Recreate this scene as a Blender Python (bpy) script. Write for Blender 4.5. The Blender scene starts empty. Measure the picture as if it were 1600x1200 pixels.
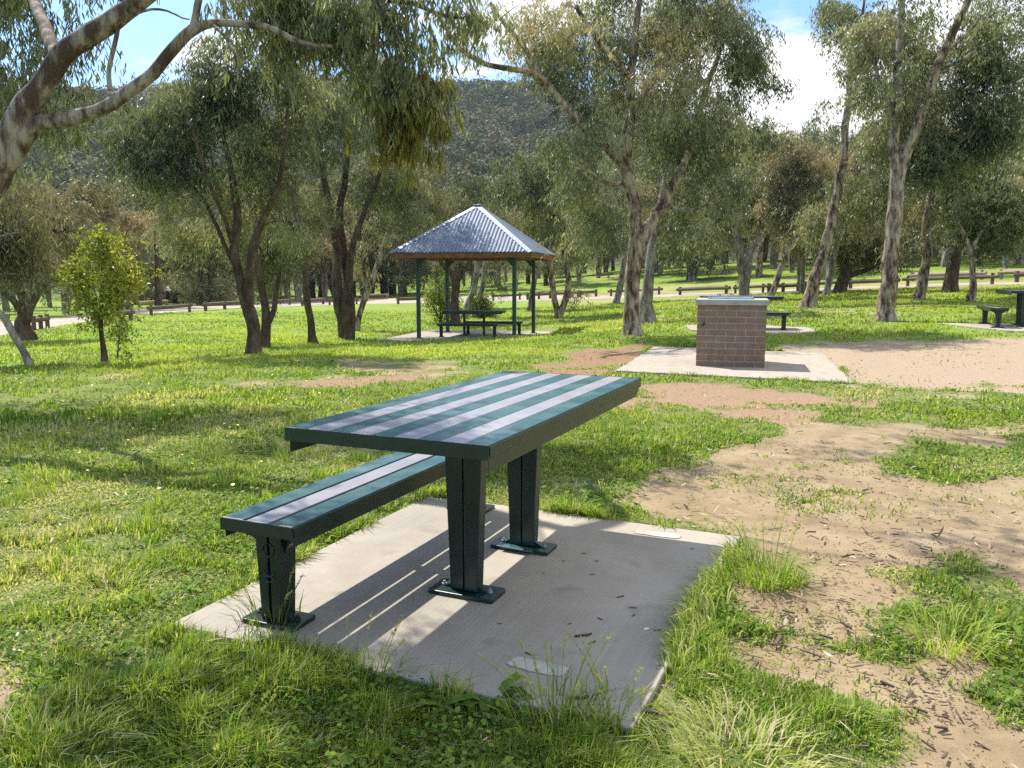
import bpy, math, random
import numpy as np
from mathutils import Vector, Matrix
R = math.radians
rng = np.random.default_rng(7)
random.seed(7)
SC = bpy.context.scene
COL = SC.collection

# ------------------------------------------------------------------ camera
F, PITCH, CH = 1252.4, 0.1316, 1.2528
cam = bpy.data.cameras.new("camera"); camo = bpy.data.objects.new("camera", cam)
COL.objects.link(camo); SC.camera = camo
cam.sensor_width = 36; cam.lens = 36 * F / 1600
cam.clip_start = 0.05; cam.clip_end = 3000
camo.location = (0, 0, CH); camo.rotation_euler = (math.pi / 2 - PITCH, 0, 0)

# ------------------------------------------------------------------ sky and sun
SUN = Vector((-0.455, 0.55, 1.0)).normalized()
elev = math.asin(SUN.z); azim = math.atan2(SUN.x, SUN.y)
HAZE = 0.00016
EXPOSURE = 0.76
SC.view_settings.view_transform = 'Standard'; SC.view_settings.look = 'None'
SC.view_settings.exposure = EXPOSURE; SC.view_settings.gamma = 1
w = bpy.data.worlds.new("World"); SC.world = w; w.use_nodes = True
nt = w.node_tree; N = nt.nodes; L = nt.links; N.clear()
out = N.new('ShaderNodeOutputWorld'); bg = N.new('ShaderNodeBackground')
sky = N.new('ShaderNodeTexSky'); sky.sky_type = 'NISHITA'; sky.sun_disc = False
sky.sun_elevation = elev; sky.sun_rotation = azim; sky.ozone_density = 2.5; sky.dust_density = 0.4
bg.inputs['Strength'].default_value = 0.132
tc = N.new('ShaderNodeTexCoord'); sep = N.new('ShaderNodeSeparateXYZ')
L.new(tc.outputs['Generated'], sep.inputs[0])
def wmath(op, a, b=None, clamp=False):
    m = N.new('ShaderNodeMath'); m.operation = op; m.use_clamp = clamp
    for i, v in enumerate((a, b)):
        if v is None: continue
        if isinstance(v, (int, float)): m.inputs[i].default_value = v
        else: L.new(v, m.inputs[i])
    return m.outputs[0]
zz = wmath('ADD', wmath('MAXIMUM', sep.outputs[2], 0.0), 0.22)
comb = N.new('ShaderNodeCombineXYZ')
L.new(wmath('DIVIDE', sep.outputs[0], zz), comb.inputs[0]); L.new(wmath('DIVIDE', sep.outputs[1], zz), comb.inputs[1])
comb.inputs[2].default_value = 3.7
n1 = N.new('ShaderNodeTexNoise'); n1.inputs['Scale'].default_value = 1.9; n1.inputs['Detail'].default_value = 9; n1.inputs['Roughness'].default_value = 0.56
L.new(comb.outputs[0], n1.inputs['Vector'])
bias = wmath('MULTIPLY', sep.outputs[0], 0.30)
cv = wmath('ADD', n1.outputs['Fac'], bias)
mr = N.new('ShaderNodeMapRange'); mr.inputs['From Min'].default_value = 0.45; mr.inputs['From Max'].default_value = 0.59; mr.interpolation_type = 'SMOOTHSTEP'
L.new(cv, mr.inputs['Value'])
n2 = N.new('ShaderNodeTexNoise'); n2.inputs['Scale'].default_value = 3.4; n2.inputs['Detail'].default_value = 6
L.new(comb.outputs[0], n2.inputs['Vector'])
cr = N.new('ShaderNodeValToRGB'); cr.color_ramp.elements[0].position = 0.35; cr.color_ramp.elements[0].color = (4.2, 4.4, 4.7, 1)
cr.color_ramp.elements[1].position = 0.62; cr.color_ramp.elements[1].color = (6.8, 6.8, 6.8, 1)
L.new(n2.outputs['Fac'], cr.inputs[0])
sm = N.new('ShaderNodeVectorMath'); sm.operation = 'MULTIPLY'; sm.inputs[1].default_value = (.80, .96, 1.14)
L.new(sky.outputs[0], sm.inputs[0])
mx = N.new('ShaderNodeMix'); mx.data_type = 'RGBA'
L.new(mr.outputs[0], mx.inputs[0]); L.new(sm.outputs[0], mx.inputs[6]); L.new(cr.outputs[0], mx.inputs[7])
L.new(mx.outputs[2], bg.inputs['Color']); L.new(bg.outputs[0], out.inputs[0])

sl = bpy.data.lights.new("sun", 'SUN'); sl.energy = 4.7; sl.angle = R(0.55); sl.color = (1.0, 0.945, 0.85)
so = bpy.data.objects.new("sun", sl); COL.objects.link(so); so.location = (-20, 25, 45)
so.rotation_euler = SUN.to_track_quat('Z', 'Y').to_euler()

SC.cycles.max_bounces = 6; SC.cycles.diffuse_bounces = 3; SC.cycles.glossy_bounces = 2
SC.cycles.transmission_bounces = 4; SC.cycles.sample_clamp_indirect = 4; SC.cycles.use_denoising = False
SC.cycles.caustics_reflective = False; SC.cycles.caustics_refractive = False

# ------------------------------------------------------------------ numeric helpers
T3 = rng.random((64, 64, 64)).astype(np.float32)
def noise3(p, s=1.0):
    p = np.asarray(p, float) * s + 1000.0
    i = np.floor(p).astype(int); f = p - i; f = f * f * (3 - 2 * f); i &= 63; j = (i + 1) & 63
    def g(a, b, c): return T3[a, b, c]
    x0, y0, z0 = i.T; x1, y1, z1 = j.T; fx, fy, fz = f.T
    c00 = g(x0, y0, z0) * (1 - fx) + g(x1, y0, z0) * fx; c10 = g(x0, y1, z0) * (1 - fx) + g(x1, y1, z0) * fx
    c01 = g(x0, y0, z1) * (1 - fx) + g(x1, y0, z1) * fx; c11 = g(x0, y1, z1) * (1 - fx) + g(x1, y1, z1) * fx
    return (c00 * (1 - fy) + c10 * fy) * (1 - fz) + (c01 * (1 - fy) + c11 * fy) * fz
def noise2(x, y, s=1.0, o=0.0, octv=3):
    r = 0; a = 1; t = 0
    for k in range(octv):
        r = r + a * noise3(np.stack([x * s * 2 ** k, y * s * 2 ** k, np.full(np.shape(x), o + 7.3 * k)], -1)); t += a; a *= 0.5
    return r / t
def sstep(a, b, x):
    t = np.clip((x - a) / (b - a), 0, 1); return t * t * (3 - 2 * t)

# ------------------------------------------------------------------ terrain height
def raydir(px, py):
    xx = (px - 800) / F; uu = (600 - py) / F
    c, s = math.cos(PITCH), math.sin(PITCH)
    return np.array([xx, c + uu * s, -s + uu * c])
def W(px, py, depth):
    """point seen at that pixel, at the given real distance ahead"""
    d = raydir(px, py); return np.array([0, 0, CH]) + d * (depth / d[1])
_c = [(0, 0, -.03), (-4, 2, -.04), (4, 2, -.03), (0, 3.5, -.03), (2, 6, -.03), (-3, 6, -.05), (3, 11, 0.0), (0, 10, -.03), (-4, 12, -.10), (-9, 13, -.2),
      (-15, 14, -.35), (-2, 22.5, -.5), (-1, 26, -.5), (2.6, 17.2, -.02), (4.6, 20, .02), (9, 24, .34), (8.96, 19.3, .2), (10.3, 16.2, .22), (6, 10, .02),
      (20, 18, .8), (-25, 20, -.7), (0, -20, 0), (-20, -10, 0), (20, -10, .2), (14, 6, .3)]
for px, py, d in [(400, 480, 47), (100, 500, 33), (0, 525, 24), (850, 468, 55), (1100, 459, 48), (1400, 446, 40), (1600, 439, 36), (950, 425, 85), (1100, 414, 85),
                  (1300, 402, 80), (1550, 396, 75), (200, 474, 75), (500, 467, 80), (1800, 400, 70), (-300, 480, 70), (700, 452, 85)]:
    p = W(px, py, d); _c.append((p[0], p[1], p[2]))
_c = np.array(_c); _n = len(_c)
def _tk(r2): return np.where(r2 > 0, r2 * np.log(np.maximum(r2, 1e-9)) * 0.5, 0)
_K = _tk(((_c[:, None, :2] - _c[None, :, :2]) ** 2).sum(-1)) + np.eye(_n) * 3.0
_P = np.c_[np.ones(_n), _c[:, :2]]
_A = np.block([[_K, _P], [_P.T, np.zeros((3, 3))]])
_w = np.linalg.solve(_A, np.r_[_c[:, 2], 0, 0, 0])
_hx = np.array([-1600, -700, -200, 0, 200, 450, 700, 850, 1000, 1200, 1400, 1700, 2600]); _hy = np.array([260, 210, 190, 180, 172, 152, 157, 162, 186, 240, 262, 280, 300])
def ground(x, y):
    x = np.atleast_1d(np.asarray(x, float)); y = np.atleast_1d(np.asarray(y, float)); sh = x.shape; x = x.ravel(); y = y.ravel()
    r = np.hypot(x, y); k = np.minimum(1, 88 / np.maximum(r, 1e-6)); X = x * k; Y = y * k
    o = np.empty(len(x))
    for a in range(0, len(x), 20000):
        q = np.stack([X[a:a + 20000], Y[a:a + 20000]], 1)
        o[a:a + 20000] = _tk(((q[:, None] - _c[None, :, :2]) ** 2).sum(-1)) @ _w[:_n] + _w[_n] + q @ _w[_n + 1:]
    az = np.arctan2(x, np.maximum(y, 1e-3)); pxx = 800 + F * np.tan(np.clip(az, -1.1, 1.1))
    el = (434 - np.interp(pxx, _hx, _hy)) / np.sqrt(F * F + (pxx - 800) ** 2)
    H = el * 460 * np.where(y > 0, 1, 0.0) * sstep(-0.2, 0.5, y / np.maximum(r, 1))
    s = np.clip((r - 105) / 355, 0, 1) ** 1.25
    gul = (noise2(x, y, 0.012, 3.0) - .5) * 26 * sstep(140, 300, r) * (1 - sstep(400, 460, r))
    o = o * (1 - sstep(100, 300, r)) + H * s + gul * (H > 5) - sstep(480, 900, r) * 60 * (H > 0)
    return o.reshape(sh)
def gz(x, y): return float(ground(x, y)[0])
def G(px, py):
    """where the ray through a pixel meets the ground"""
    d = raydir(px, py); t = np.concatenate([np.arange(1.2, 40, .05), np.arange(40, 140, .25)]) / d[1]
    P = np.array([0, 0, CH]) + t[:, None] * d
    h = P[:, 2] - ground(P[:, 0], P[:, 1]); i = np.argmax(h < 0)
    if h[i] >= 0: i = len(t) - 1
    a = h[i - 1] / (h[i - 1] - h[i] + 1e-9); q = P[i - 1] + a * (P[i] - P[i - 1])
    return q

# ------------------------------------------------------------------ object helpers
def tag(o, label=None, cat=None, group=None, kind=None):
    if label: o['label'] = label
    if cat: o['category'] = cat
    if group: o['group'] = group
    if kind: o['kind'] = kind
    return o
def empty(name, loc, rz=0, **k):
    o = bpy.data.objects.new(name, None); COL.objects.link(o); o.location = Vector(loc); o.rotation_euler = (0, 0, rz)
    o.empty_display_size = 0.2
    return tag(o, **k)
def copy_tree(o, parent=None):
    c = o.copy(); COL.objects.link(c); c.parent = parent
    for ch in [q for q in bpy.data.objects if q.parent == o]: copy_tree(ch, c)
    return c
def link(name, me, mat, parent=None):
    o = bpy.data.objects.new(name, me); COL.objects.link(o)
    if mat is not None: me.materials.append(mat)
    if parent is not None: o.parent = parent
    return o
def np_mesh(name, V, faces, mat, parent=None, smooth=False, attrs=None):
    """faces: list of int arrays (n,k)"""
    me = bpy.data.meshes.new(name); V = np.asarray(V, np.float32)
    me.vertices.add(len(V)); me.vertices.foreach_set('co', V.ravel())
    li = np.concatenate([f.ravel() for f in faces]).astype(np.int32)
    tot = np.concatenate([np.full(len(f), f.shape[1]) for f in faces])
    st = np.concatenate([[0], np.cumsum(tot)[:-1]]).astype(np.int32)
    me.loops.add(len(li)); me.loops.foreach_set('vertex_index', li)
    me.polygons.add(len(tot)); me.polygons.foreach_set('loop_start', st)
    if smooth: me.polygons.foreach_set('use_smooth', np.ones(len(tot), bool))
    for k, a in (attrs or {}).items():
        at = me.attributes.new(k, 'FLOAT', 'POINT'); at.data.foreach_set('value', np.asarray(a, np.float32))
    me.update(calc_edges=True)
    return link(name, me, mat, parent)

class MB:
    """collects boxes, prisms and tubes for one mesh"""
    def __init__(s): s.v = []; s.f = []; s.n = 0
    def add(s, V, Fs):
        V = np.asarray(V, float)
        for f in Fs: s.f.append([i + s.n for i in f])
        s.v.extend(V.tolist()); s.n += len(V)
    def box(s, c, d, M=None):
        x, y, z = [a / 2 for a in d]
        V = np.array([(-x, -y, -z), (x, -y, -z), (x, y, -z), (-x, y, -z), (-x, -y, z), (x, -y, z), (x, y, z), (-x, y, z)])
        if M is not None: V = V @ np.array(M.to_3x3()).T
        s.add(V + np.array(c), [(0, 3, 2, 1), (4, 5, 6, 7), (0, 1, 5, 4), (1, 2, 6, 5), (2, 3, 7, 6), (3, 0, 4, 7)])
    def prism(s, pts, axis, a, b):
        """pts 2-D outline (counter-clockwise), extruded along axis from a to b"""
        n = len(pts); V = []
        for t in (a, b):
            for (u, v) in pts: V.append({'x': (t, u, v), 'y': (u, t, v), 'z': (u, v, t)}[axis])
        Fs = [tuple(range(n))[::-1], tuple(range(n, 2 * n))] + [(i, (i + 1) % n, n + (i + 1) % n, n + i) for i in range(n)]
        s.add(V, Fs)
    def tube(s, P, r, k=8, cap=True):
        V, Fc = tube_arrays([(np.array(P, float), np.broadcast_to(r, len(P)))], k, cap)
        s.add(V, [tuple(q) for q in Fc[0]])
        if cap:
            n = len(P); b = s.n - len(V)
            s.f.append([b + i for i in range(k)][::-1]); s.f.append([b + (n - 1) * k + i for i in range(k)])
    def build(s, name, mat, parent=None, bevel=0, smooth=False, seg=2):
        me = bpy.data.meshes.new(name); me.from_pydata(s.v, [], s.f)
        import bmesh
        bm = bmesh.new(); bm.from_mesh(me); bmesh.ops.recalc_face_normals(bm, faces=bm.faces)
        bm.to_mesh(me); bm.free()
        if smooth: me.polygons.foreach_set('use_smooth', [True] * len(me.polygons))
        o = link(name, me, mat, parent)
        if bevel:
            m = o.modifiers.new("bevel", 'BEVEL'); m.width = bevel; m.segments = seg; m.limit_method = 'ANGLE'; m.angle_limit = R(35)
            m.harden_normals = False
        return o

def frames(P):
    T = np.gradient(P, axis=0); T /= np.linalg.norm(T, axis=1)[:, None] + 1e-9
    ref = np.where(np.abs(T[:, 2:3]) > 0.9, np.array([[1.0, 0, 0]]), np.array([[0, 0, 1.0]]))
    if np.abs(T[:, 2]).mean() > 0.6: ref = np.tile([1.0, 0.13, 0], (len(P), 1))
    else: ref = np.tile([0.05, 0.1, 1.0], (len(P), 1))
    A = np.cross(T, ref); A /= np.linalg.norm(A, axis=1)[:, None] + 1e-9
    B = np.cross(T, A); return T, A, B
def tube_arrays(tubes, k=6, cap=True, rough=0.0):
    Vs = []; Fs = []; n0 = 0
    ang = np.arange(k) * 2 * np.pi / k
    for P, r in tubes:
        T, A, B = frames(P); n = len(P)
        rr = np.asarray(r, float)[:, None, None] * np.ones((n, k, 1))
        ring = np.cos(ang)[None, :, None] * A[:, None] + np.sin(ang)[None, :, None] * B[:, None]
        if rough:
            q = (P[:, None] + ring * rr).reshape(-1, 3)
            rr = rr * (1 + rough * (noise3(q * np.array([1, 1, .35]), 9.0) - .5 + .8 * (noise3(q * np.array([1, 1, .5]), 3.1) - .5)).reshape(n, k, 1))
        V = (P[:, None] + ring * rr).reshape(-1, 3)
        i = np.arange(n - 1)[:, None] * k; j = np.arange(k)[None]; j2 = (j + 1) % k
        f = np.stack([i + j, i + j2, i + k + j2, i + k + j], -1).reshape(-1, 4) + n0
        Vs.append(V); Fs.append(f); n0 += len(V)
    return np.concatenate(Vs), [np.concatenate(Fs)]
def smooth_path(P, r, step):
    P = np.asarray(P, float); r = np.asarray(r, float)
    Q = np.vstack([2 * P[0] - P[1], P, 2 * P[-1] - P[-2]]); op = []; orr = []
    for i in range(len(P) - 1):
        a, b, c, d = Q[i:i + 4]; n = max(2, int(np.linalg.norm(c - b) / step)); t = np.linspace(0, 1, n, endpoint=False)[:, None]
        op.append(.5 * (2 * b + (c - a) * t + (2 * a - 5 * b + 4 * c - d) * t ** 2 + (-a + 3 * b - 3 * c + d) * t ** 3)); orr.append(r[i] + (r[i + 1] - r[i]) * t[:, 0])
    op.append(P[-1:]); orr.append(r[-1:]); return np.vstack(op), np.concatenate(orr)

# ------------------------------------------------------------------ materials
def mat(name):
    m = bpy.data.materials.new(name); m.use_nodes = True; t = m.node_tree; b = t.nodes['Principled BSDF']; return m, t, b
def nd(t, typ, **k):
    n = t.nodes.new(typ)
    for a, v in k.items():
        if a.startswith('_'): setattr(n, a[1:], v)
        else: n.inputs[a.replace('_', ' ')].default_value = v
    return n
def mathn(t, op, a, b=None, c=None, clamp=False):
    n = t.nodes.new('ShaderNodeMath'); n.operation = op; n.use_clamp = clamp
    for i, v in enumerate((a, b, c)):
        if v is None: continue
        if isinstance(v, (int, float)): n.inputs[i].default_value = v
        else: t.links.new(v, n.inputs[i])
    return n.outputs[0]
def ramp(t, fac, stops):
    n = t.nodes.new('ShaderNodeValToRGB'); e = n.color_ramp.elements
    while len(e) < len(stops): e.new(0.5)
    for q, (p, c) in zip(e, stops): q.position = p; q.color = (*c, 1)
    t.links.new(fac, n.inputs[0]); return n.outputs[0]
def mixc(t, fac, a, b, typ='MIX'):
    n = t.nodes.new('ShaderNodeMix'); n.data_type = 'RGBA'; n.blend_type = typ
    for s, v in ((0, fac), (6, a), (7, b)):
        if isinstance(v, (int, float)): n.inputs[s].default_value = v
        elif isinstance(v, tuple): n.inputs[s].default_value = (*v, 1)
        else: t.links.new(v, n.inputs[s])
    return n.outputs[2]
def objv(t, scale=(1, 1, 1), geo=False):
    c = t.nodes.new('ShaderNodeNewGeometry').outputs['Position'] if geo else t.nodes.new('ShaderNodeTexCoord').outputs['Object']
    mp = t.nodes.new('ShaderNodeMapping'); mp.inputs['Scale'].default_value = scale; t.links.new(c, mp.inputs[0]); return mp.outputs[0]
def tnoise(t, vec, scale, detail=4, rough=.5):
    n = nd(t, 'ShaderNodeTexNoise', Scale=scale, Detail=detail, Roughness=rough); t.links.new(vec, n.inputs['Vector']); return n.outputs['Fac']
def bump(t, b, h, strength, dist):
    n = nd(t, 'ShaderNodeBump', Strength=strength, Distance=dist); t.links.new(h, n.inputs['Height']); t.links.new(n.outputs[0], b.inputs['Normal'])
def attr(t, name):
    n = t.nodes.new('ShaderNodeAttribute'); n.attribute_name = name; return n.outputs['Fac']

def leaf_mat(name, stops, rough=.5, trans=.36, tcol=(1.15, 1.12, .6), spec=.5):
    m, t, b = mat(name); v = attr(t, 'v'); c = ramp(t, v, stops); t.links.new(c, b.inputs['Base Color'])
    b.inputs['Roughness'].default_value = rough; b.inputs['Specular IOR Level'].default_value = spec
    tr = t.nodes.new('ShaderNodeBsdfTranslucent'); t.links.new(mixc(t, 1.0, c, tcol, 'MULTIPLY'), tr.inputs['Color'])
    ms = t.nodes.new('ShaderNodeMixShader'); ms.inputs[0].default_value = trans
    o = t.nodes['Material Output']; t.links.new(b.outputs[0], ms.inputs[1]); t.links.new(tr.outputs[0], ms.inputs[2]); t.links.new(ms.outputs[0], o.inputs[0])
    return m
def bark_mat(name, pale, mid, dark, lo=.42, hi=.6, dz=.35):
    m, t, b = mat(name); v = objv(t, (1, 1, dz))
    n = tnoise(t, v, 8.0, 8, .68); n2_ = tnoise(t, objv(t, (1, 1, .22)), 26, 5, .65); n3_ = tnoise(t, objv(t), 1.1, 3)
    f = mathn(t, 'ADD', mathn(t, 'MULTIPLY', n, .8), mathn(t, 'MULTIPLY', n2_, .2))
    f = mathn(t, 'ADD', f, mathn(t, 'MULTIPLY', mathn(t, 'SUBTRACT', n3_, .5), .3))
    c = ramp(t, f, [(0, dark), (lo, dark), ((lo + hi) / 2, mid), (hi, pale), (1, pale)])
    t.links.new(mixc(t, mathn(t, 'MULTIPLY', n2_, .28), c, (.12, .08, .055), 'MIX'), b.inputs['Base Color'])
    b.inputs['Roughness'].default_value = .85; b.inputs['Specular IOR Level'].default_value = .2
    bump(t, b, mathn(t, 'ADD', n2_, mathn(t, 'MULTIPLY', f, .8)), .7, .02)
    return m
GUM = [(0, (.050, .068, .034)), (.3, (.145, .170, .086)), (.6, (.26, .28, .150)), (.85, (.39, .385, .23)), (1, (.50, .38, .24))]
M_leaf = leaf_mat('gum_leaf', GUM)
M_leafd = leaf_mat('dark_leaf', [(0, (.055, .072, .036)), (.4, (.140, .160, .082)), (.75, (.24, .255, .135)), (1, (.36, .31, .17))])
M_leafb = leaf_mat('brown_green_leaf', [(0, (.08, .082, .048)), (.4, (.20, .195, .110)), (.75, (.32, .285, .175)), (1, (.47, .31, .21))])
M_leafy = leaf_mat('bright_leaf', [(0, (.06, .10, .022)), (.45, (.15, .20, .040)), (.8, (.30, .34, .055)), (1, (.48, .48, .06))], trans=.45)
M_mist = leaf_mat('golden_leaf', [(0, (.08, .09, .012)), (.5, (.16, .16, .018)), (1, (.27, .23, .03))], trans=.4)
M_red = leaf_mat('red_leaf', [(0, (.30, .05, .05)), (1, (.5, .12, .10))])
M_leafh = leaf_mat('hill_leaf', [(0, (.030, .050, .028)), (.4, (.075, .098, .048)), (.75, (.14, .150, .07)), (1, (.23, .185, .10))], rough=.8, trans=.12, spec=.15)
M_bark = bark_mat('gum_bark', (.45, .39, .30), (.27, .205, .15), (.06, .038, .026), .43, .58)
M_bark1 = bark_mat('shedding_bark', (.37, .335, .285), (.19, .155, .13), (.065, .046, .036), .45, .58, .3)
M_barkg = bark_mat('grey_bark', (.44, .41, .37), (.22, .19, .165), (.08, .06, .05), .36, .6)
M_barkd = bark_mat('dark_bark', (.20, .16, .125), (.10, .075, .055), (.035, .024, .018), .4, .7)

def paint(name, col, rough=.4, metal=0.0, var=.15, bscale=60, bstr=.05, coat=0):
    m, t, b = mat(name); n = tnoise(t, objv(t), 7, 5, .6); n_ = tnoise(t, objv(t), 90, 3)
    c2 = tuple(min(1, q * (1 + var) + .01) for q in col); c1 = tuple(q * (1 - var) for q in col)
    t.links.new(ramp(t, n, [(.3, c1), (.7, c2)]), b.inputs['Base Color'])
    t.links.new(mathn(t, 'ADD', mathn(t, 'MULTIPLY', n, .25), rough - .12), b.inputs['Roughness'])
    b.inputs['Metallic'].default_value = metal
    bump(t, b, n_, bstr, .002); return m
def plank(name, col, dust):
    m, t, b = mat(name); v = objv(t, (14, 1.2, 8)); g = tnoise(t, v, 9, 5, .6); s = tnoise(t, objv(t), 5.5, 6, .62); sc = tnoise(t, objv(t, (1, .5, 1)), 42, 3, .7)
    oi = t.nodes.new('ShaderNodeNewGeometry').outputs['Random Per Island']
    c = mixc(t, mathn(t, 'MULTIPLY', g, .35), col, tuple(q * .72 for q in col))
    c = mixc(t, mathn(t, 'MULTIPLY', oi, .25), c, tuple(min(1, q * 1.3 + .01) for q in col))
    ds = t.nodes.new('ShaderNodeMapRange'); ds.inputs['From Min'].default_value = .48; ds.inputs['From Max'].default_value = .72; ds.inputs['To Max'].default_value = .35; t.links.new(s, ds.inputs[0])
    c = mixc(t, ds.outputs[0], c, dust)
    sp = t.nodes.new('ShaderNodeMapRange'); sp.inputs['From Min'].default_value = .72; sp.inputs['From Max'].default_value = .78; sp.inputs['To Max'].default_value = .6; t.links.new(sc, sp.inputs[0])
    c = mixc(t, sp.outputs[0], c, tuple(q * .45 for q in dust))
    t.links.new(c, b.inputs['Base Color'])
    t.links.new(mathn(t, 'ADD', mathn(t, 'MULTIPLY', s, .35), .17), b.inputs['Roughness']); b.inputs['Specular IOR Level'].default_value = .6
    bump(t, b, mathn(t, 'ADD', g, mathn(t, 'MULTIPLY', s, .5)), .12, .002); return m
M_pg = plank('green_plank', (.030, .100, .108), (.17, .245, .26))
M_pp = plank('grey_plank', (.28, .28, .315), (.38, .37, .37))
M_gpaint = paint('dark_green_paint', (.0032, .019, .0155), .34, .0)
M_post = paint('blue_grey_paint', (.022, .052, .068), .42)
M_timber = paint('stained_timber', (.21, .075, .028), .6, var=.4)
M_steel = paint('steel_plate', (.42, .46, .52), .32, .8)
M_conccap = paint('concrete_cap', (.34, .35, .31), .7)
M_brick = paint('block_face', (.205, .138, .100), .9, var=.18, bstr=.5)
M_mortar = paint('mortar', (.39, .32, .26), .95)
M_black = paint('black_grime', (.015, .014, .013), .6)
M_shed = paint('shed_roof', (.35, .47, .42), .5)
M_wood = paint('weathered_wood', (.11, .08, .06), .85, var=.35, bstr=.5)
M_woodp = paint('pale_wood', (.30, .235, .18), .85, var=.3, bstr=.5)
M_twig = paint('twig', (.10, .065, .045), .85, var=.45)
M_roof = paint('corrugated_steel', (.155, .20, .28), .62, .1, var=.14)
M_ridge = paint('ridge_cap', (.27, .32, .41), .45, .3, var=.1)
M_wire = paint('galvanised', (.35, .36, .36), .5, .6)

def conc_mat():
    m, t, b = mat('concrete'); v = objv(t)
    a = tnoise(t, v, 2.2, 6, .62); f = tnoise(t, v, 60, 4, .7); st = tnoise(t, objv(t, (120, 1.0, 1)), 1.0, 2); st2 = tnoise(t, objv(t, (46, .5, 1)), 1.0, 3); ms = tnoise(t, v, .9, 3)
    c = ramp(t, a, [(.25, (.32, .28, .225)), (.55, (.45, .405, .335)), (.8, (.52, .475, .40))])
    c = mixc(t, mathn(t, 'MULTIPLY', f, .45), c, (.25, .22, .185))
    sw = t.nodes.new('ShaderNodeMapRange'); sw.inputs['From Min'].default_value = .42; sw.inputs['From Max'].default_value = .6; t.links.new(ms, sw.inputs[0])
    sv = mathn(t, 'MULTIPLY', mathn(t, 'MULTIPLY', mathn(t, 'ADD', mathn(t, 'MULTIPLY', st, .6), mathn(t, 'MULTIPLY', st2, .4)), sw.outputs[0]), .7)
    c = mixc(t, sv, c, (.20, .18, .155))
    sp = tnoise(t, v, 140, 2, .5); q = t.nodes.new('ShaderNodeMapRange'); q.inputs['From Min'].default_value = .68; q.inputs['From Max'].default_value = .74; t.links.new(sp, q.inputs[0])
    c = mixc(t, mathn(t, 'MULTIPLY', q.outputs[0], .6), c, (.10, .09, .08))
    sn = tnoise(t, objv(t, (1, 1, 1)), 4.3, 3, .5); q2 = t.nodes.new('ShaderNodeMapRange'); q2.inputs['From Min'].default_value = .60; q2.inputs['From Max'].default_value = .74; q2.inputs['To Max'].default_value = .5; t.links.new(sn, q2.inputs[0])
    c = mixc(t, q2.outputs[0], c, (.17, .15, .12))
    t.links.new(c, b.inputs['Base Color']); b.inputs['Roughness'].default_value = .9; b.inputs['Specular IOR Level'].default_value = .25
    bump(t, b, mathn(t, 'ADD', mathn(t, 'MULTIPLY', f, .5), mathn(t, 'MULTIPLY', mathn(t, 'MULTIPLY', st, sw.outputs[0]), 1.2)), .45, .004)
    return m
M_conc = conc_mat()
M_patch = paint('cement_patch', (.44, .41, .355), .9, var=.3, bstr=.3)
M_concpale = paint('pale_concrete', (.35, .305, .245), .9, var=.16, bstr=.3)

def ground_mat():
    m, t, b = mat('ground'); P = objv(t, geo=True)
    d = attr(t, 'dirt'); red = attr(t, 'red'); dry = attr(t, 'dry')
    big = tnoise(t, P, .5, 5, .6); med = tnoise(t, P, 3.2, 6, .65); fine = tnoise(t, P, 28, 5, .7); grit = tnoise(t, P, 120, 3, .6)
    de = mathn(t, 'ADD', d, mathn(t, 'MULTIPLY', mathn(t, 'SUBTRACT', mathn(t, 'ADD', mathn(t, 'MULTIPLY', med, .5), mathn(t, 'MULTIPLY', fine, .5)), .5), 1.7))
    mk = t.nodes.new('ShaderNodeMapRange'); mk.inputs['From Min'].default_value = .30; mk.inputs['From Max'].default_value = .62; t.links.new(de, mk.inputs[0])
    sand = ramp(t, med, [(.25, (.19, .14, .082)), (.5, (.305, .235, .140)), (.75, (.39, .315, .205))])
    sand = mixc(t, mathn(t, 'MULTIPLY', fine, .35), sand, (.20, .13, .08))
    rd = ramp(t, fine, [(.3, (.16, .092, .055)), (.55, (.28, .175, .105)), (.75, (.42, .29, .185))])
    pk = ramp(t, grit, [(.32, (.17, .115, .075)), (.5, (.35, .265, .18)), (.68, (.52, .42, .31))])
    r1 = t.nodes.new('ShaderNodeMapRange'); r1.inputs['From Max'].default_value = .5; t.links.new(red, r1.inputs[0])
    r2 = t.nodes.new('ShaderNodeMapRange'); r2.inputs['From Min'].default_value = .5; t.links.new(red, r2.inputs[0])
    dc = mixc(t, r1.outputs[0], sand, pk); dc = mixc(t, r2.outputs[0], dc, rd)
    deb = tnoise(t, objv(t, (13, 17, 9), geo=True), 1.6, 6, .8); dq = t.nodes.new('ShaderNodeMapRange'); dq.inputs['From Min'].default_value = .56; dq.inputs['From Max'].default_value = .70; dq.inputs['To Max'].default_value = .55; t.links.new(deb, dq.inputs[0])
    dc = mixc(t, dq.outputs[0], dc, (.11, .075, .05))
    gr = ramp(t, mathn(t, 'ADD', mathn(t, 'MULTIPLY', med, .5), mathn(t, 'MULTIPLY', big, .5)), [(.3, (.12, .19, .032)), (.5, (.21, .30, .045)), (.7, (.31, .38, .075))])
    gr = mixc(t, mathn(t, 'MULTIPLY', fine, .3), gr, (.05, .07, .02)); gr = mixc(t, dry, gr, (.34, .30, .14))
    soil = ramp(t, fine, [(.3, (.07, .09, .025)), (.55, (.17, .19, .06)), (.75, (.33, .31, .15))])
    far = attr(t, 'far')
    gg = mixc(t, far, soil, gr); gg = mixc(t, attr(t, 'wood'), gg, (.075, .070, .040))
    t.links.new(mixc(t, mk.outputs[0], gg, dc), b.inputs['Base Color'])
    b.inputs['Roughness'].default_value = .95; b.inputs['Specular IOR Level'].default_value = .15
    bump(t, b, mathn(t, 'ADD', fine, mathn(t, 'MULTIPLY', grit, .4)), .5, .02); return m
M_ground = ground_mat()
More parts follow.
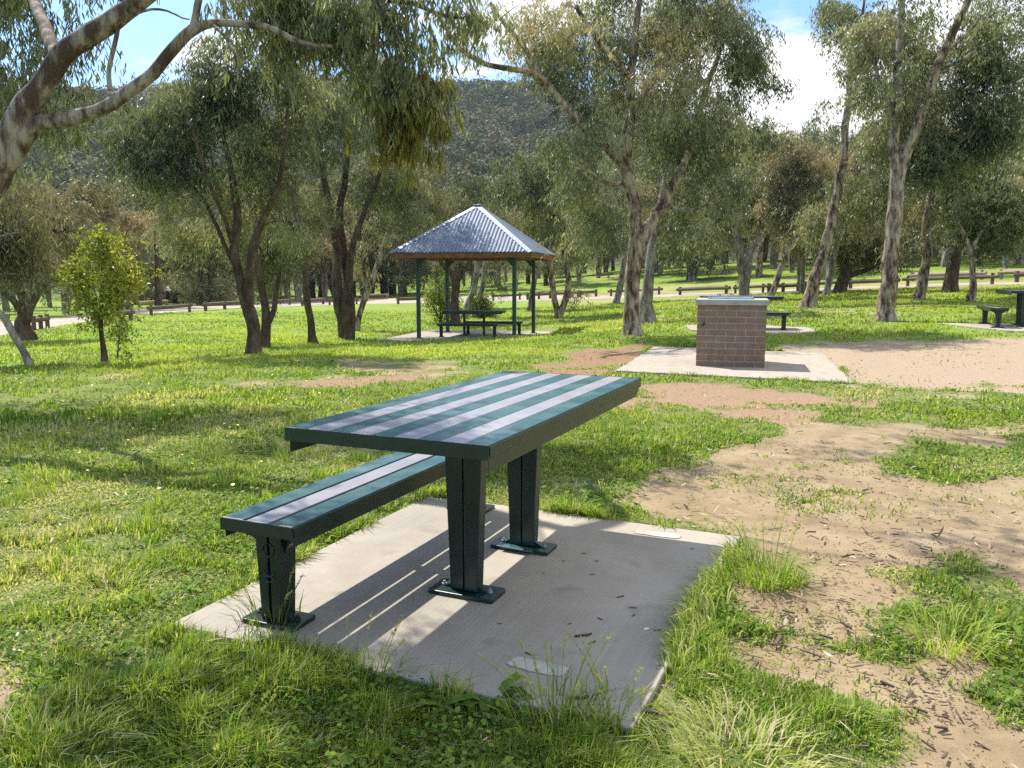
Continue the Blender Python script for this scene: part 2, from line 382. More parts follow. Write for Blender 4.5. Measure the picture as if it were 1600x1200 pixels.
m_, t_, b_ = mat('road_gravel'); c_ = ramp(t_, tnoise(t_, objv(t_), 1.1, 6, .7), [(.3, (.27, .22, .165)), (.6, (.39, .33, .26)), (.8, (.46, .40, .33))]); t_.links.new(c_, b_.inputs['Base Color']); b_.inputs['Roughness'].default_value = .95; M_road = m_
M_grass = leaf_mat('grass_blade', [(0, (.06, .12, .022)), (.25, (.15, .25, .035)), (.5, (.30, .41, .055)), (.75, (.44, .49, .10)), (.88, (.56, .50, .26)), (1, (.66, .58, .38))], rough=.6, trans=.45, tcol=(1.15, 1.2, .5), spec=.18)

# ------------------------------------------------------------------ ground sheet with bare patches
def poly(pts): return np.array([G(*p)[:2] for p in pts])
def sdf(x, y, V):
    """signed distance, negative inside"""
    d = np.full(x.shape, 1e9); s = np.ones(x.shape, bool); n = len(V)
    ins = np.zeros(x.shape, bool)
    for i in range(n):
        a = V[i]; b = V[(i + 1) % n]; e = b - a; wx = x - a[0]; wy = y - a[1]
        t = np.clip((wx * e[0] + wy * e[1]) / (e @ e + 1e-12), 0, 1)
        d = np.minimum(d, (wx - e[0] * t) ** 2 + (wy - e[1] * t) ** 2)
        c = ((a[1] > y) != (b[1] > y)) & (x < (b[0] - a[0]) * (y - a[1]) / (b[1] - a[1] + 1e-12) + a[0]); ins ^= c
    d = np.sqrt(d); return np.where(ins, -d, d)
DIRT = [  # outline, red amount, edge softness, raggedness
    (poly([(985, 775), (1060, 722), (1130, 692), (1250, 670), (1400, 657), (1600, 665), (1700, 760), (1760, 900), (1600, 930), (1500, 885), (1400, 915), (1330, 925), (1240, 905), (1215, 850), (1150, 818), (1060, 800)]), 0.0, .10, .30),
    (poly([(1150, 1000), (1230, 985), (1330, 1035), (1440, 1060), (1540, 1110), (1640, 1140), (1760, 1260), (1500, 1330), (1350, 1260), (1440, 1150), (1400, 1100), (1310, 1070), (1180, 1025)]), 0.0, .06, .16),
    (poly([(1170, 560), (1215, 543), (1300, 532), (1450, 530), (1640, 528), (1800, 560), (1660, 612), (1500, 614), (1340, 602), (1290, 575)]), 0.5, .3, .7),
    (poly([(960, 630), (985, 600), (1060, 598), (1180, 610), (1330, 622), (1280, 648), (1120, 655), (1010, 640)]), .85, .2, .6),
    (poly([(830, 585), (860, 562), (915, 545), (1010, 538), (1020, 548), (965, 582), (930, 592)]), 1.0, .2, .5),
    (poly([(430, 602), (520, 591), (630, 585), (645, 594), (560, 602)]), 0.9, .1, .3),
    (poly([(-90, 1035), (25, 1040), (42, 1080), (10, 1125), (-90, 1140)]), 0.1, .05, .1),
    (poly([(1120, 512), (1230, 508), (1290, 514), (1230, 523)]), 0.2, .2, .5),
    (poly([(1200, 905), (1290, 930), (1330, 985), (1240, 1000), (1160, 980), (1130, 950)]), 0.0, .1, .22),
    (poly([(1440, 985), (1560, 1010), (1560, 1080), (1470, 1050)]), 0.0, .06, .15),
]
ISLE = poly([(1365, 715), (1450, 690), (1620, 700), (1660, 745), (1500, 768), (1420, 748)])
YAW = .4117; TX, TY = -.7677, 2.6811
def TW(wv, l): s, c = math.sin(YAW), math.cos(YAW); return np.array([TX + l * s + wv * c, TY + l * c - wv * s])
SLAB = np.array([TW(-.485, -.10), TW(1.245, -.085), TW(1.285, 1.77), TW(-.485, 1.81)])
BSLAB = poly([(962, 583), (1022, 543), (1285, 549), (1335, 600)])
GC = np.array([-1.0, 24.05]); GA = R(-12.5); GH = 2.33
def rot2(v, a): return np.array([v[0] * math.cos(a) - v[1] * math.sin(a), v[0] * math.sin(a) + v[1] * math.cos(a)])
GSLAB = np.array([GC + rot2(q, GA) for q in ((-GH, -GH), (GH, -GH), (GH, GH), (-GH, GH))])
RSLAB = poly([(1462, 507), (1560, 503), (1720, 508), (1760, 530), (1570, 521)])
CSLAB = poly([(1070, 513), (1130, 506), (1262, 508), (1280, 516), (1200, 522), (1080, 520)])
ROADN = [(-260, 560), (-60, 533), (30, 520), (100, 508), (210, 493), (300, 485), (400, 480), (560, 475), (700, 472), (850, 469), (1000, 465), (1100, 461), (1200, 457), (1300, 453), (1400, 449), (1500, 446), (1600, 444), (1750, 441)]
ROADF = [(-260, 515), (-60, 506), (30, 501), (100, 495), (210, 484), (300, 476), (400, 471), (560, 467), (700, 464), (850, 461.5), (1000, 460.6), (1100, 457.6), (1200, 453.6), (1300, 449.6), (1400, 445.6), (1500, 442.5), (1600, 440.5), (1750, 438)]
RN = np.array([G(*p) for p in ROADN]); RF = np.array([G(*p) for p in ROADF])
ROADP = np.vstack([RN[:, :2], RF[::-1, :2]])
def masks(x, y):
    r = np.hypot(x, y)
    nz = noise2(x, y, 1.6, 1.0, 4) - .5; nz2 = noise2(x, y, .5, 5.0, 3) - .5
    dirt = np.zeros(x.shape); red = np.zeros(x.shape)
    for V, rd, so_, rg in DIRT:
        k = 1 - sstep(-so_ * 1.6 - .1, so_ * 1.6 + .1, sdf(x, y, V) + nz * rg * 3.8)
        red = np.where(k > dirt, rd, red); dirt = np.maximum(dirt, k)
    isl = 1 - sstep(-.15, .15, sdf(x, y, ISLE) + nz * .7); dirt = dirt * (1 - isl * .85)
    dirt = dirt * np.where(red > .3, 1 - .55 * sstep(.54, .64, noise2(x, y, 1.4, 70.0, 4)) * np.where(red > .7, 1, .25), 1 - .35 * sstep(.56, .66, noise2(x, y, 1.7, 71.0, 4)))
    sp = sstep(.66, .76, noise2(x, y, .9, 9.0, 3)) * .55 * (r < 14); dirt = np.maximum(dirt, sp)
    rsd = sdf(x, y, ROADP); dirt = np.maximum(dirt, (1 - sstep(0, 2.2, rsd + nz2 * 3)) * .8 * (r > 15) * (x > 0))
    dry = sstep(.52, .68, noise2(x, y, .22, 21.0, 3)) * .6 * sstep(12, 30, r) * sstep(-5, 8, x)
    return dirt, red, dry
front = np.arange(-44, 44.01, .22); back = np.arange(48, 312.1, 6.0)
th = np.radians(np.concatenate([front, back])); nth = len(th)
rr_ = [0.25]
while rr_[-1] < 1300: rr_.append(rr_[-1] * (1.014 if rr_[-1] < 60 else 1.03) + .002)
rr_ = np.array(rr_); Rg, Tg = np.meshgrid(rr_, th, indexing='ij')
gx = (Rg * np.sin(Tg)).ravel(); gy = (Rg * np.cos(Tg)).ravel(); gzv = ground(gx, gy)
dm, rm, dr = masks(gx, gy); grr = np.hypot(gx, gy)
gzv = gzv + (noise2(gx, gy, 2.2, 31.0, 3) - .5) * .035 * sstep(.5, 2, grr) - dm * .012 * (grr < 20)
for V in (SLAB, BSLAB, GSLAB, RSLAB, CSLAB):
    s_ = sdf(gx, gy, V); zc = -.022 if V is SLAB else ground(*V.mean(0))[0] - .012; kk = 1 - sstep(0.0, .3, s_)
    gzv = gzv * (1 - kk) + np.where(s_ < -.04, zc - .03, zc) * kk
s_ = sdf(gx, gy, ROADP); gzv -= .12 * (1 - sstep(-1.2, -.1, s_))
i_ = np.arange(len(rr_) - 1)[:, None] * nth; j_ = np.arange(nth)[None]; j2_ = (j_ + 1) % nth
fq = np.stack([i_ + j_, i_ + j2_, i_ + nth + j2_, i_ + nth + j_], -1).reshape(-1, 4)[:, ::-1]
Vg = np.c_[gx, gy, gzv]; c0 = len(Vg); Vg = np.vstack([Vg, [0, 0, gz(0, 0) - .02]])
tri = np.stack([np.arange(nth), (np.arange(nth) + 1) % nth, np.full(nth, c0)], 1)
z1 = np.append(dm, 0)
g_ = np_mesh('ground', Vg, [fq, tri[:, ::-1]], M_ground, smooth=True, attrs={'dirt': z1, 'red': np.append(rm, 0), 'dry': np.append(dr, 0), 'far': np.append(sstep(7, 20, grr), 0), 'wood': np.append(sstep(100, 125, grr), 0)})
tag(g_, 'green park lawn with bare sandy patches', kind='structure')

# road
Rm = []
nr = 5
for a, b in zip(*[smooth_path(q, np.ones(len(q)), 2.0)[0] for q in (RN, RF)][:2]) if False else []: pass
def resamp(P, n):
    d = np.r_[0, np.cumsum(np.linalg.norm(np.diff(P, axis=0), axis=1))]; t = np.linspace(0, d[-1], n); return np.stack([np.interp(t, d, P[:, k]) for k in range(P.shape[1])], 1)
an, af = RN, RF
an = np.vstack([an[i] + (an[i + 1] - an[i]) * np.linspace(0, 1, 8, endpoint=False)[:, None] for i in range(len(an) - 1)])
af = np.vstack([af[i] + (af[i + 1] - af[i]) * np.linspace(0, 1, 8, endpoint=False)[:, None] for i in range(len(af) - 1)])
Vr = []
for k in range(nr + 1):
    q = an + (af - an) * k / nr; Vr.append(np.c_[q[:, 0], q[:, 1], ground(q[:, 0], q[:, 1]) + .0])
n_ = len(an); Vr = np.vstack(Vr)
fr = np.array([(k * n_ + i, (k + 1) * n_ + i, (k + 1) * n_ + i + 1, k * n_ + i + 1) for k in range(nr) for i in range(n_ - 1)])
tag(np_mesh('road', Vr, [fr[:, ::-1]], M_road, smooth=True), 'pale gravel road curving across the park', kind='structure')

# ------------------------------------------------------------------ concrete slabs
def slab(name, V, top, thick, m, label, jitter=.005, ref=None):
    P = []
    for i in range(len(V)):
        a, b = V[i], V[(i + 1) % len(V)]; n = max(2, int(np.linalg.norm(b - a) / .05)); e = (b - a) / np.linalg.norm(b - a); nn = np.array([e[1], -e[0]])
        for t in range(n):
            q = a + (b - a) * t / n; P.append(q + nn * jitter * (random.random() - .5) * (t > 0) * 1.0)
    c = V.mean(0); ang = math.atan2(*(V[1] - V[0])[::-1]) if ref is None else ref
    mb = MB(); loc = [tuple(rot2(q - c, -ang)) for q in P]
    if sum(loc[i][0] * loc[(i + 1) % len(loc)][1] - loc[(i + 1) % len(loc)][0] * loc[i][1] for i in range(len(loc))) < 0: loc = loc[::-1]
    mb.prism(loc, 'z', -thick, 0)
    o = mb.build(name, m, bevel=.006); o.location = (c[0], c[1], top); o.rotation_euler = (0, 0, ang)
    return tag(o, label, 'slab')
sl0 = slab('concrete_slab', SLAB, 0.0, .12, M_conc, 'square brushed concrete slab under the nearest picnic table and bench')
z_ = gz(*BSLAB.mean(0)); slab('concrete_slab', BSLAB, z_ + .012, .12, M_concpale, 'pale concrete slab around the brick barbecue', .03)
z_ = gz(*GSLAB.mean(0)); GZ = z_ + .015; slab('concrete_slab', GSLAB, GZ, .14, M_concpale, 'concrete slab under the pyramid-roofed shelter', .03)
z_ = gz(*RSLAB.mean(0)); RZ = z_ + .015; slab('concrete_slab', RSLAB, RZ, .14, M_concpale, 'concrete slab under the picnic set at the right edge', .03)
z_ = gz(*CSLAB.mean(0)); CZ = z_ + .01; slab('concrete_slab', CSLAB, CZ, .14, M_concpale, 'worn concrete slab under the picnic set behind the barbecue', .05)
def patch(w0, w1, l0, l1):
    c = SLAB.mean(0); ang = math.atan2(*(SLAB[1] - SLAB[0])[::-1]); mb = MB(); pts = []
    for i in range(22):
        a = 2 * math.pi * i / 22; ca, sa = math.cos(a), math.sin(a); k = (abs(ca) ** 7 + abs(sa) ** 7) ** (-1 / 7)
        q = TW((w0 + w1) / 2 + (w1 - w0) / 2 * ca * k * random.uniform(.9, 1.06), (l0 + l1) / 2 + (l1 - l0) / 2 * sa * k * random.uniform(.85, 1.1)); pts.append(tuple(rot2(q - c, -ang)))
    if sum(pts[i][0] * pts[(i + 1) % 22][1] - pts[(i + 1) % 22][0] * pts[i][1] for i in range(22)) < 0: pts = pts[::-1]
    mb.prism(pts, 'z', .001, .004); mb.build('cement_patch', M_patch, sl0)
patch(.77, .97, .10, .175); patch(.79, 1.02, 1.60, 1.67)

# ------------------------------------------------------------------ table and bench
def leg_parts(parent, cx, cy, H, wt, wb, plate_w, bench=False, gap=.012):
    r = empty('leg_origin', (0, 0, 0)) if False else None
    mb = MB(); d = .085 if bench else .06; zb = .019
    ct = wt / 2; cb = wb / 2
    # I-section: two tapered side flanges, a web plate front with a centre groove
    for s in (-1, 1):
        mb.prism([(cx + s * gap / 2, zb), (cx + s * cb, zb), (cx + s * ct, H), (cx + s * gap / 2, H)][::s], 'y', cy - d / 2, cy + d / 2)
    mb.box((cx, cy, (zb + H) / 2), (gap + .004, d - .03, H - zb - .002))
    if bench:   # spreading head below the seat
        for s in (-1, 1):
            P = [(cx + s * (ct - .002), H - .075)]
            for k in range(7):
                a = k / 6 * math.pi / 2; P.append((cx + s * (ct + .062 * (1 - math.cos(a)) ** 1.0), H - .075 + .05 * math.sin(a)))
            P += [(cx + s * (ct + .065), H), (cx + s * (ct - .002), H)]
            mb.prism(P[::s], 'y', cy - .02, cy + .02)
    o = mb.build('leg', M_gpaint, parent, bevel=.004)
    pb = MB(); hw = plate_w / 2; hd = .068
    pb.prism([(cx - hw, cy - hd * .92), (cx - hw * .9, cy - hd), (cx + hw * .9, cy - hd), (cx + hw, cy - hd * .92), (cx + hw, cy + hd * .92), (cx + hw * .9, cy + hd), (cx - hw * .9, cy + hd), (cx - hw, cy + hd * .92)], 'z', .0, .018)
    for s in (-1, 1):   # sloped webs from leg to plate
        pb.prism([(cx + s * (cb - .002), .016), (cx + s * (cb + .05), .016), (cx + s * (cb - .002), .042)][::s], 'y', cy - .012, cy + .012)
    pb.build('base_plate', M_gpaint, o, bevel=.003)
    for s in (-1, 1):
        nb = MB(); a = [(cx + s * hw * .72 + .011 * math.cos(t * math.pi / 3), cy + .011 * math.sin(t * math.pi / 3)) for t in range(6)]
        nb.prism(a, 'z', .016, .026); nb.tube([(cx + s * hw * .72, cy, .026), (cx + s * hw * .72, cy, .036)], .005, 8); nb.build('bolt', M_wire if not bench else M_black, o)
    if bench:
        n = 28
        for (zc, rad, a0, a1) in ((H - .062, .024, 0, 2 * math.pi), (H - .135, .026, math.pi * 1.1, math.pi * 1.9), (H - .155, .026, math.pi * 1.1, math.pi * 1.9), (H - .185, .026, math.pi * .1, math.pi * .9)):
            P = [(cx + rad * math.cos(a0 + (a1 - a0) * t / n), cy - d / 2 - .001, zc + rad * math.sin(a0 + (a1 - a0) * t / n)) for t in range(n + 1)]
            ring = MB(); ring.tube(P, .0035, 5); ring.build('leg_motif', M_gpaint, o, smooth=True)
    return o
def top(parent, w, l, H, n, gap, skirt, th=.030):
    pw = (w - gap * (n - 1)) / n
    for i in range(n):
        x0 = i * (pw + gap); mb = MB(); e0, e1 = .004, l - .004
        z0, z1 = H - th, H
        mb.prism([(x0, z0), (x0 + pw, z0), (x0 + pw, z1), (x0, z1)], 'y', e0, e1)
        mb.build('plank', M_pg if i % 2 == 0 else M_pp, parent, bevel=.0025)
    for y in (0, l):   # folded end cap
        mb = MB(); s = 1 if y == 0 else -1
        mb.prism([(y - s * .004, H - .046), (y + s * .003, H - .046), (y + s * .003, H + .0005), (y - s * .004, H + .0005)][::s], 'x', -.004, w + .004)
        mb.build('end_cap', M_gpaint, parent, bevel=.001)
    for s in (-1, 1):  # side skirts with a rounded far end
        x = -.003 if s < 0 else w + .003
        mb = MB()
        mb.prism([(.004, H - .036), (l - .004, H - .036), (l - .004, H - .004), (.004, H - .004)], 'x', min(x, x + s * .004), max(x, x + s * .004))
        x2 = x - s * .010
        pts = [(.012, H - skirt)]
        pts += [(l - .07 + .06 * math.sin(a), H - skirt + .06 * (1 - math.cos(a)) * .9) for a in np.linspace(0, math.pi / 2, 8)]
        pts += [(l - .01, H - .03), (.012, H - .03)]
        mb.prism(pts, 'x', min(x2, x2 + s * .004), max(x2, x2 + s * .004))
        mb.build('side_rail', M_gpaint, parent, bevel=.0015)
    for k in range(max(2, int(l / .6)) + 1):
        mb = MB(); y = .12 + (l - .24) * k / max(2, int(l / .6)); mb.box((w / 2, y, H - .045), (w - .03, .05, .028)); mb.build('cross_bearer', M_gpaint, parent)
TL, TWd, TH = 1.81, .757, .75
def make_table():
    t = empty('picnic_table', (TX, TY, 0), -YAW)
    top(t, TWd, TL, TH, 9, .003, .088)
    for cy in (.60, 1.19): leg_parts(t, TWd / 2, cy, TH - .058, .168, .118, .285, gap=.005)
    mb = MB(); mb.box((TWd / 2, .9, TH - .066), (.06, 1.0, .03)); mb.build('spine_beam', M_gpaint, t)
    return t
def make_bench():
    t = empty('picnic_bench', (0, 0, 0), -YAW)
    top(t, .312, 1.78, .404, 3, .0155, .075, th=.012)
    for cy in (.10, 1.68): leg_parts(t, .156, cy, .404 - .058, .115, .082, .235, bench=True)
    return t
table = make_table()
tag(table, 'nearest picnic table with alternating green and grey planks on two tapered legs', 'picnic table', 'striped picnic tables')
bench = make_bench(); b0 = TW(-.293, -.0137); bench.location = (b0[0], b0[1], 0)
tag(bench, 'nearest low bench with one grey plank between two green ones, left of the table', 'bench', 'low picnic benches')
# broken cover on the far foot of the near table
lg = [q for q in bpy.data.objects if q.parent == table and q.name.startswith('leg')][1]
mb = MB(); mb.prism([(TWd / 2 - .085, 1.19 - .085), (TWd / 2 + .085, 1.19 - .095), (TWd / 2 + .06, 1.19 - .055), (TWd / 2 - .02, 1.19 - .038), (TWd / 2 - .075, 1.19 - .05)], 'z', .018, .024)
mb.build('cracked_foot_cover', M_pg, lg, bevel=.001)

def placed(src, c, ang, z, label, wdt, ln, lab2=None):
    """copy a table or bench so that its middle stands at c, long axis at ang"""
    o = copy_tree(src); o.rotation_euler = (0, 0, ang); off = rot2((wdt / 2, ln / 2), ang)
    o.location = (c[0] - off[0], c[1] - off[1], z); o['label'] = label; return o
# under the shelter
sc_ = GC + rot2((-.1, -.1), GA); la = GA - math.pi / 2 + R(6)
placed(table, sc_, la, GZ, 'picnic table in the shade under the pyramid roof', TWd, TL)
dv = rot2((1, 0), la)
placed(bench, sc_ + dv * .62 + rot2((-.1, 0), GA), la, GZ, 'bench on the near side of the table under the shelter', .312, 1.78)
placed(bench, sc_ - dv * .62 + rot2((.5, 0), GA), la, GZ, 'bench on the far side of the table under the shelter', .312, 1.78)
# behind the barbecue
q = G(1222, 515); la = R(-96)
placed(bench, (q[0] - .75, q[1] + .1), la, CZ, 'bench standing behind the brick barbecue', .312, 1.78)
placed(table, (q[0] - .72, q[1] + .85), la, CZ, 'picnic table half hidden behind the brick barbecue', TWd, TL)
# right edge
q = (G(1567, 512) + G(1548, 508)) / 2; la = R(-22)
placed(bench, (q[0] - .13, q[1]), la, RZ, 'bench on the slab at the right edge of the photo', .312, 1.78)
placed(table, (q[0] + .44, q[1] - .14), la, RZ, 'picnic table cut off by the right edge of the photo', TWd, TL)

# ------------------------------------------------------------------ shelter
def make_shelter():
    t = empty('picnic_shelter', (GC[0], GC[1], GZ), GA, label='small square picnic shelter with blue-grey corrugated pyramid roof on four posts', cat='shelter')
    hp = 1.40; ez = 2.33; hs = 1.98; az = 3.82 + .0
    for sx, sy in ((-1, -1), (1, -1), (1, 1), (-1, 1)):
        mb = MB(); mb.box((sx * hp, sy * hp, ez / 2), (.10, .10, ez)); p = mb.build('post', M_post, t, bevel=.006)
        mb = MB(); mb.box((sx * hp, sy * hp, .008), (.19, .19, .016)); mb.build('base_plate', M_post, p)
        mb = MB(); mb.prism([(0, ez - .28), (.03, ez - .28), (.26, ez - .03), (.26, ez), (0, ez)], 'y', -.03, .03)
        br = mb.build('bracket', M_post, p); br.location = (sx * (hp - .05), sy * hp, 0); br.rotation_euler = (0, 0, 0 if sx < 0 else math.pi)
    for k in range(4):   # fascia, beams and sheets on each side
        a = k * math.pi / 2
        def loc(o): o.rotation_euler = (0, 0, a); return o
        mb = MB(); mb.box((0, -hs + .02, ez + .005), (2 * hs - .044, .035, .15)); loc(mb.build('fascia', M_timber, t, bevel=.004))
        mb = MB(); mb.box((0, -hp, ez + .0), (2 * hp - .11, .07, .14)); loc(mb.build('beam', M_timber, t))
        # corrugated face
        n = int(2 * hs / .105 * 8); xs = np.linspace(-hs, hs, n + 1); rise = az - ez - .06; V = []; Fc = []
        sl = math.hypot(hs, rise); nx, nz = -rise / sl, hs / sl
        for i, x in enumerate(xs):
            h = .5 * .030 * (1 + math.cos(x / .105 * 2 * math.pi)); tt = 1 - abs(x) / hs
            for u in (0, tt):
                y = -hs - .03 + (hs + .03) * u; z = ez + .075 + rise * u
                V.append((x, y + nx * h, z + nz * h))
        for i in range(n): Fc.append((2 * i, 2 * i + 2, 2 * i + 3, 2 * i + 1))
        loc(np_mesh('roof_sheet', V, [np.array(Fc)], M_roof, t, smooth=True))
        # under framing
        mb = MB(); mb.tube([(-hs + .05, -hs + .05, ez + .03), (0, 0, az - .1)], .035, 4); loc(mb.build('hip_rafter', M_timber, t))
        mb = MB(); A = Vector((-hs - .03, -hs - .03, ez + .095)); B = Vector((0, 0, az + .045)); ax = (B - A).normalized(); si = Vector((1, -1, 0)).normalized()
        up = ax.cross(si); up = -up if up.z < 0 else up
        for s in (-1, 1):
            c0, c1 = A, B; w_ = .105
            e = si * s * w_ - up * .045
            mb.add([c0, c1, c1 + e, c0 + e, c0 + up * .006, c1 + up * .006, c1 + e + up * .006, c0 + e + up * .006], [(0, 1, 2, 3), (4, 7, 6, 5), (0, 4, 5, 1), (1, 5, 6, 2), (2, 6, 7, 3), (3, 7, 4, 0)])
        loc(mb.build('hip_cap', M_ridge, t))
    mb = MB(); mb.prism([(-.12, -.12), (.12, -.12), (.12, .12), (-.12, .12)], 'z', az - .02, az + .03); mb.build('apex_cap', M_ridge, t, bevel=.02)
    return t
make_shelter()

# ------------------------------------------------------------------ barbecue
def make_bbq():
    pl, pr = G(1087, 574), G(1190, 579); v = (pr - pl)[:2]; wd = np.linalg.norm(v); ang = R(-15.5); dp = .95
    wd = .93; z0 = float(ground(*pl[:2])[0]) + .012
    t = empty('barbecue', (pl[0], pl[1], z0), ang, label='square brown brick barbecue with a steel hotplate on top', cat='barbecue')
    nb, nc = 3.5, 10; bl = wd / nb; bh = .088; g = .012; core = MB(); core.box((wd / 2, dp / 2, nc * bh / 2), (wd - .012, dp - .012, nc * bh))
    mb = MB()
    for c in range(nc):
        for (axis, Ltot) in (('f', wd), ('b', wd), ('l', dp), ('r', dp)):
            x = 0.0 if c % 2 == 0 else -bl / 2
            if axis in 'lr': x = -bl * .5 if c % 2 == 0 else 0.0
            while x < Ltot - .01:
                a, b = max(0, x) , min(Ltot, x + bl)
                if b - a > .03:
                    a2 = a + (g / 2 if a > 0 else 0); b2 = b - (g / 2 if b < Ltot else 0); th_ = .05; z = (c + .5) * bh; j = random.uniform(-.0015, .0015)
                    if axis == 'f': mb.box(((a2 + b2) / 2, th_ / 2 + j, z), (b2 - a2, th_, bh - g))
                    elif axis == 'b': mb.box(((a2 + b2) / 2, dp - th_ / 2 + j, z), (b2 - a2, th_, bh - g))
                    elif a2 < .05 or b2 > Ltot - .05:
                        a3 = max(a2, .052); b3 = min(b2, Ltot - .052)
                        if b3 > a3: mb.box((th_ / 2 + j if axis == 'l' else wd - th_ / 2 + j, (a3 + b3) / 2, z), (th_, b3 - a3, bh - g))
                    else: mb.box((th_ / 2 + j if axis == 'l' else wd - th_ / 2 + j, (a2 + b2) / 2, z), (th_, b2 - a2, bh - g))
                x += bl
    core.build('mortar_core', M_mortar, t); mb.build('brickwork', M_brick, t, bevel=.003, seg=1)
    H = nc * bh
    c = MB(); c.box((wd / 2, dp / 2, H + .028), (wd + .06, dp + .06, .076)); c.build('benchtop', M_conccap, t, bevel=.008)
    c = MB(); c.box((wd / 2 - .02, dp / 2 + .05, H + .075), (.62, .56, .016)); hp_ = c.build('hotplate', M_steel, t, bevel=.004)
    c = MB()
    for s in (-1, 1): c.box((wd / 2 - .02 + s * .30, dp / 2 + .05, H + .093), (.02, .56, .02))
    c.box((wd / 2 - .02, dp / 2 + .32, H + .093), (.58, .02, .02)); c.build('hotplate_rim', M_steel, hp_, bevel=.002)
    c = MB(); c.box((wd * .53, -.03, H + .034), (.15, .008, .03)); c.build('control_plate', M_wire, t, bevel=.002)
    c = MB(); c.tube([(.075, -.012, H - .30), (.10, -.02, H - .27), (.105, -.02, H - .26)], .012, 8); c.build('button', M_black, t)
make_bbq()

# ------------------------------------------------------------------ trees
def leaf_mesh(name, C, A, Wd, ln, wd, v, m, parent, segs=1):
    """C base point, A axis, Wd width direction, one narrow blade for every leaf"""
    n = len(C); ln = ln[:, None]; wd = wd[:, None]
    if segs == 1:
        V = np.stack([C, C + A * ln * .42 + Wd * wd * .5, C + A * ln, C + A * ln * .42 - Wd * wd * .5], 1).reshape(-1, 3)
        f = [np.arange(n * 4).reshape(n, 4)]; k = 4
    else:
        Nn = np.cross(A, Wd); b = ln * .16 * rng.uniform(-1, 1, (n, 1))
        p1 = C + A * ln * .3 + Nn * b * .5; p2 = C + A * ln * .65 + Nn * b * .6
        V = np.stack([C, p1 + Wd * wd * .45, p2 + Wd * wd * .42, C + A * ln - Nn * b * .2, p2 - Wd * wd * .42, p1 - Wd * wd * .45], 1).reshape(-1, 3)
        i = np.arange(n)[:, None] * 6; f = [np.concatenate([i + np.array([[0, 1, 4, 5]]) * 0 + np.array([[0, 1, 5, 5]])[:, :3].repeat(1, 0) if False else i + np.array([[0, 1, 5]])]), np.concatenate([i + np.array([[1, 2, 4, 5]])]), i + np.array([[2, 3, 4]])]
        k = 6
    return np_mesh(name, V, f, m, parent, attrs={'v': np.repeat(v, k)})
def leaves_at(P, per, spread, llen, lwid, droop, vbase, name, m, parent, segs=1, hang=1.0):
    n = len(P) * per; C = np.repeat(P, per, 0); nt_ = 3   # three drooping branchlets at every point
    D = rng.normal(0, 1, (len(P) * nt_, 3)); D[:, 2] = -np.abs(D[:, 2]) * .6 * hang - .1; D /= np.linalg.norm(D, axis=1)[:, None]
    k_ = (np.repeat(np.arange(len(P)) * nt_, per) + np.tile(np.arange(per) % nt_, len(P))); t_ = rng.uniform(0, 1, (n, 1)) ** .7
    C = C + D[k_] * t_ * spread * 2.3 * np.repeat(rng.uniform(.6, 1.3, (len(P), 1)), per, 0) + rng.normal(0, .16 * spread, (n, 3)); C[:, 2] -= (t_[:, 0] ** 2) * spread * .8 * hang
    A = rng.normal(0, 1, (n, 3)); A /= np.linalg.norm(A, axis=1)[:, None]; A[:, 2] -= droop; A /= np.linalg.norm(A, axis=1)[:, None]
    Wd = np.cross(A, rng.normal(0, 1, (n, 3))); Wd /= np.linalg.norm(Wd, axis=1)[:, None] + 1e-9
    v = np.clip(np.repeat(vbase, per) + rng.normal(0, .13, n), 0, 1); s = rng.uniform(.65, 1.25, n)
    return leaf_mesh(name, C, A, Wd, llen * s, lwid * s, v, m, parent, segs)
SPN = 9; DENS = .88
def blob_points(blobs, n, clump=2.2, thr=.40):
    """cluster centres spread through the crown's volume with gaps"""
    vol = np.array([b[3] * b[4] * b[5] * b[6] for b in blobs]); vol /= vol.sum(); P = []
    for b, k in zip(blobs, vol):
        c = np.array(b[:3]); q = rng.normal(0, 1, (int(n * k * 2.6 / SPN) + 14, 3)); q /= np.linalg.norm(q, axis=1)[:, None]
        q *= rng.uniform(.12, 1, (len(q), 1)) ** .42; q = c + q * np.array(b[3:6])
        nz = noise3(q, clump) * .6 + noise3(q, clump * .45) * .4; need = int(n * k / SPN) + 1; ok_ = nz > thr + rng.uniform(-.08, .08, len(q)); q = q[ok_][:need] if ok_.sum() >= need * .7 else q[np.argsort(-nz)[:max(1, int(need * .8))]]; m = len(q) * SPN; rs = np.mean(b[3:6]) * .13 + .05; o = rng.normal(0, 1, (m, 3)) * rs * np.array([1, 1, 1.05]) * np.repeat(rng.uniform(.5, 1.4, (len(q), 1)), SPN, 0); o[:, 2] -= np.abs(o[:, 2]) * .25
        P.append(np.repeat(q, SPN, 0) + o)
    return np.vstack(P)
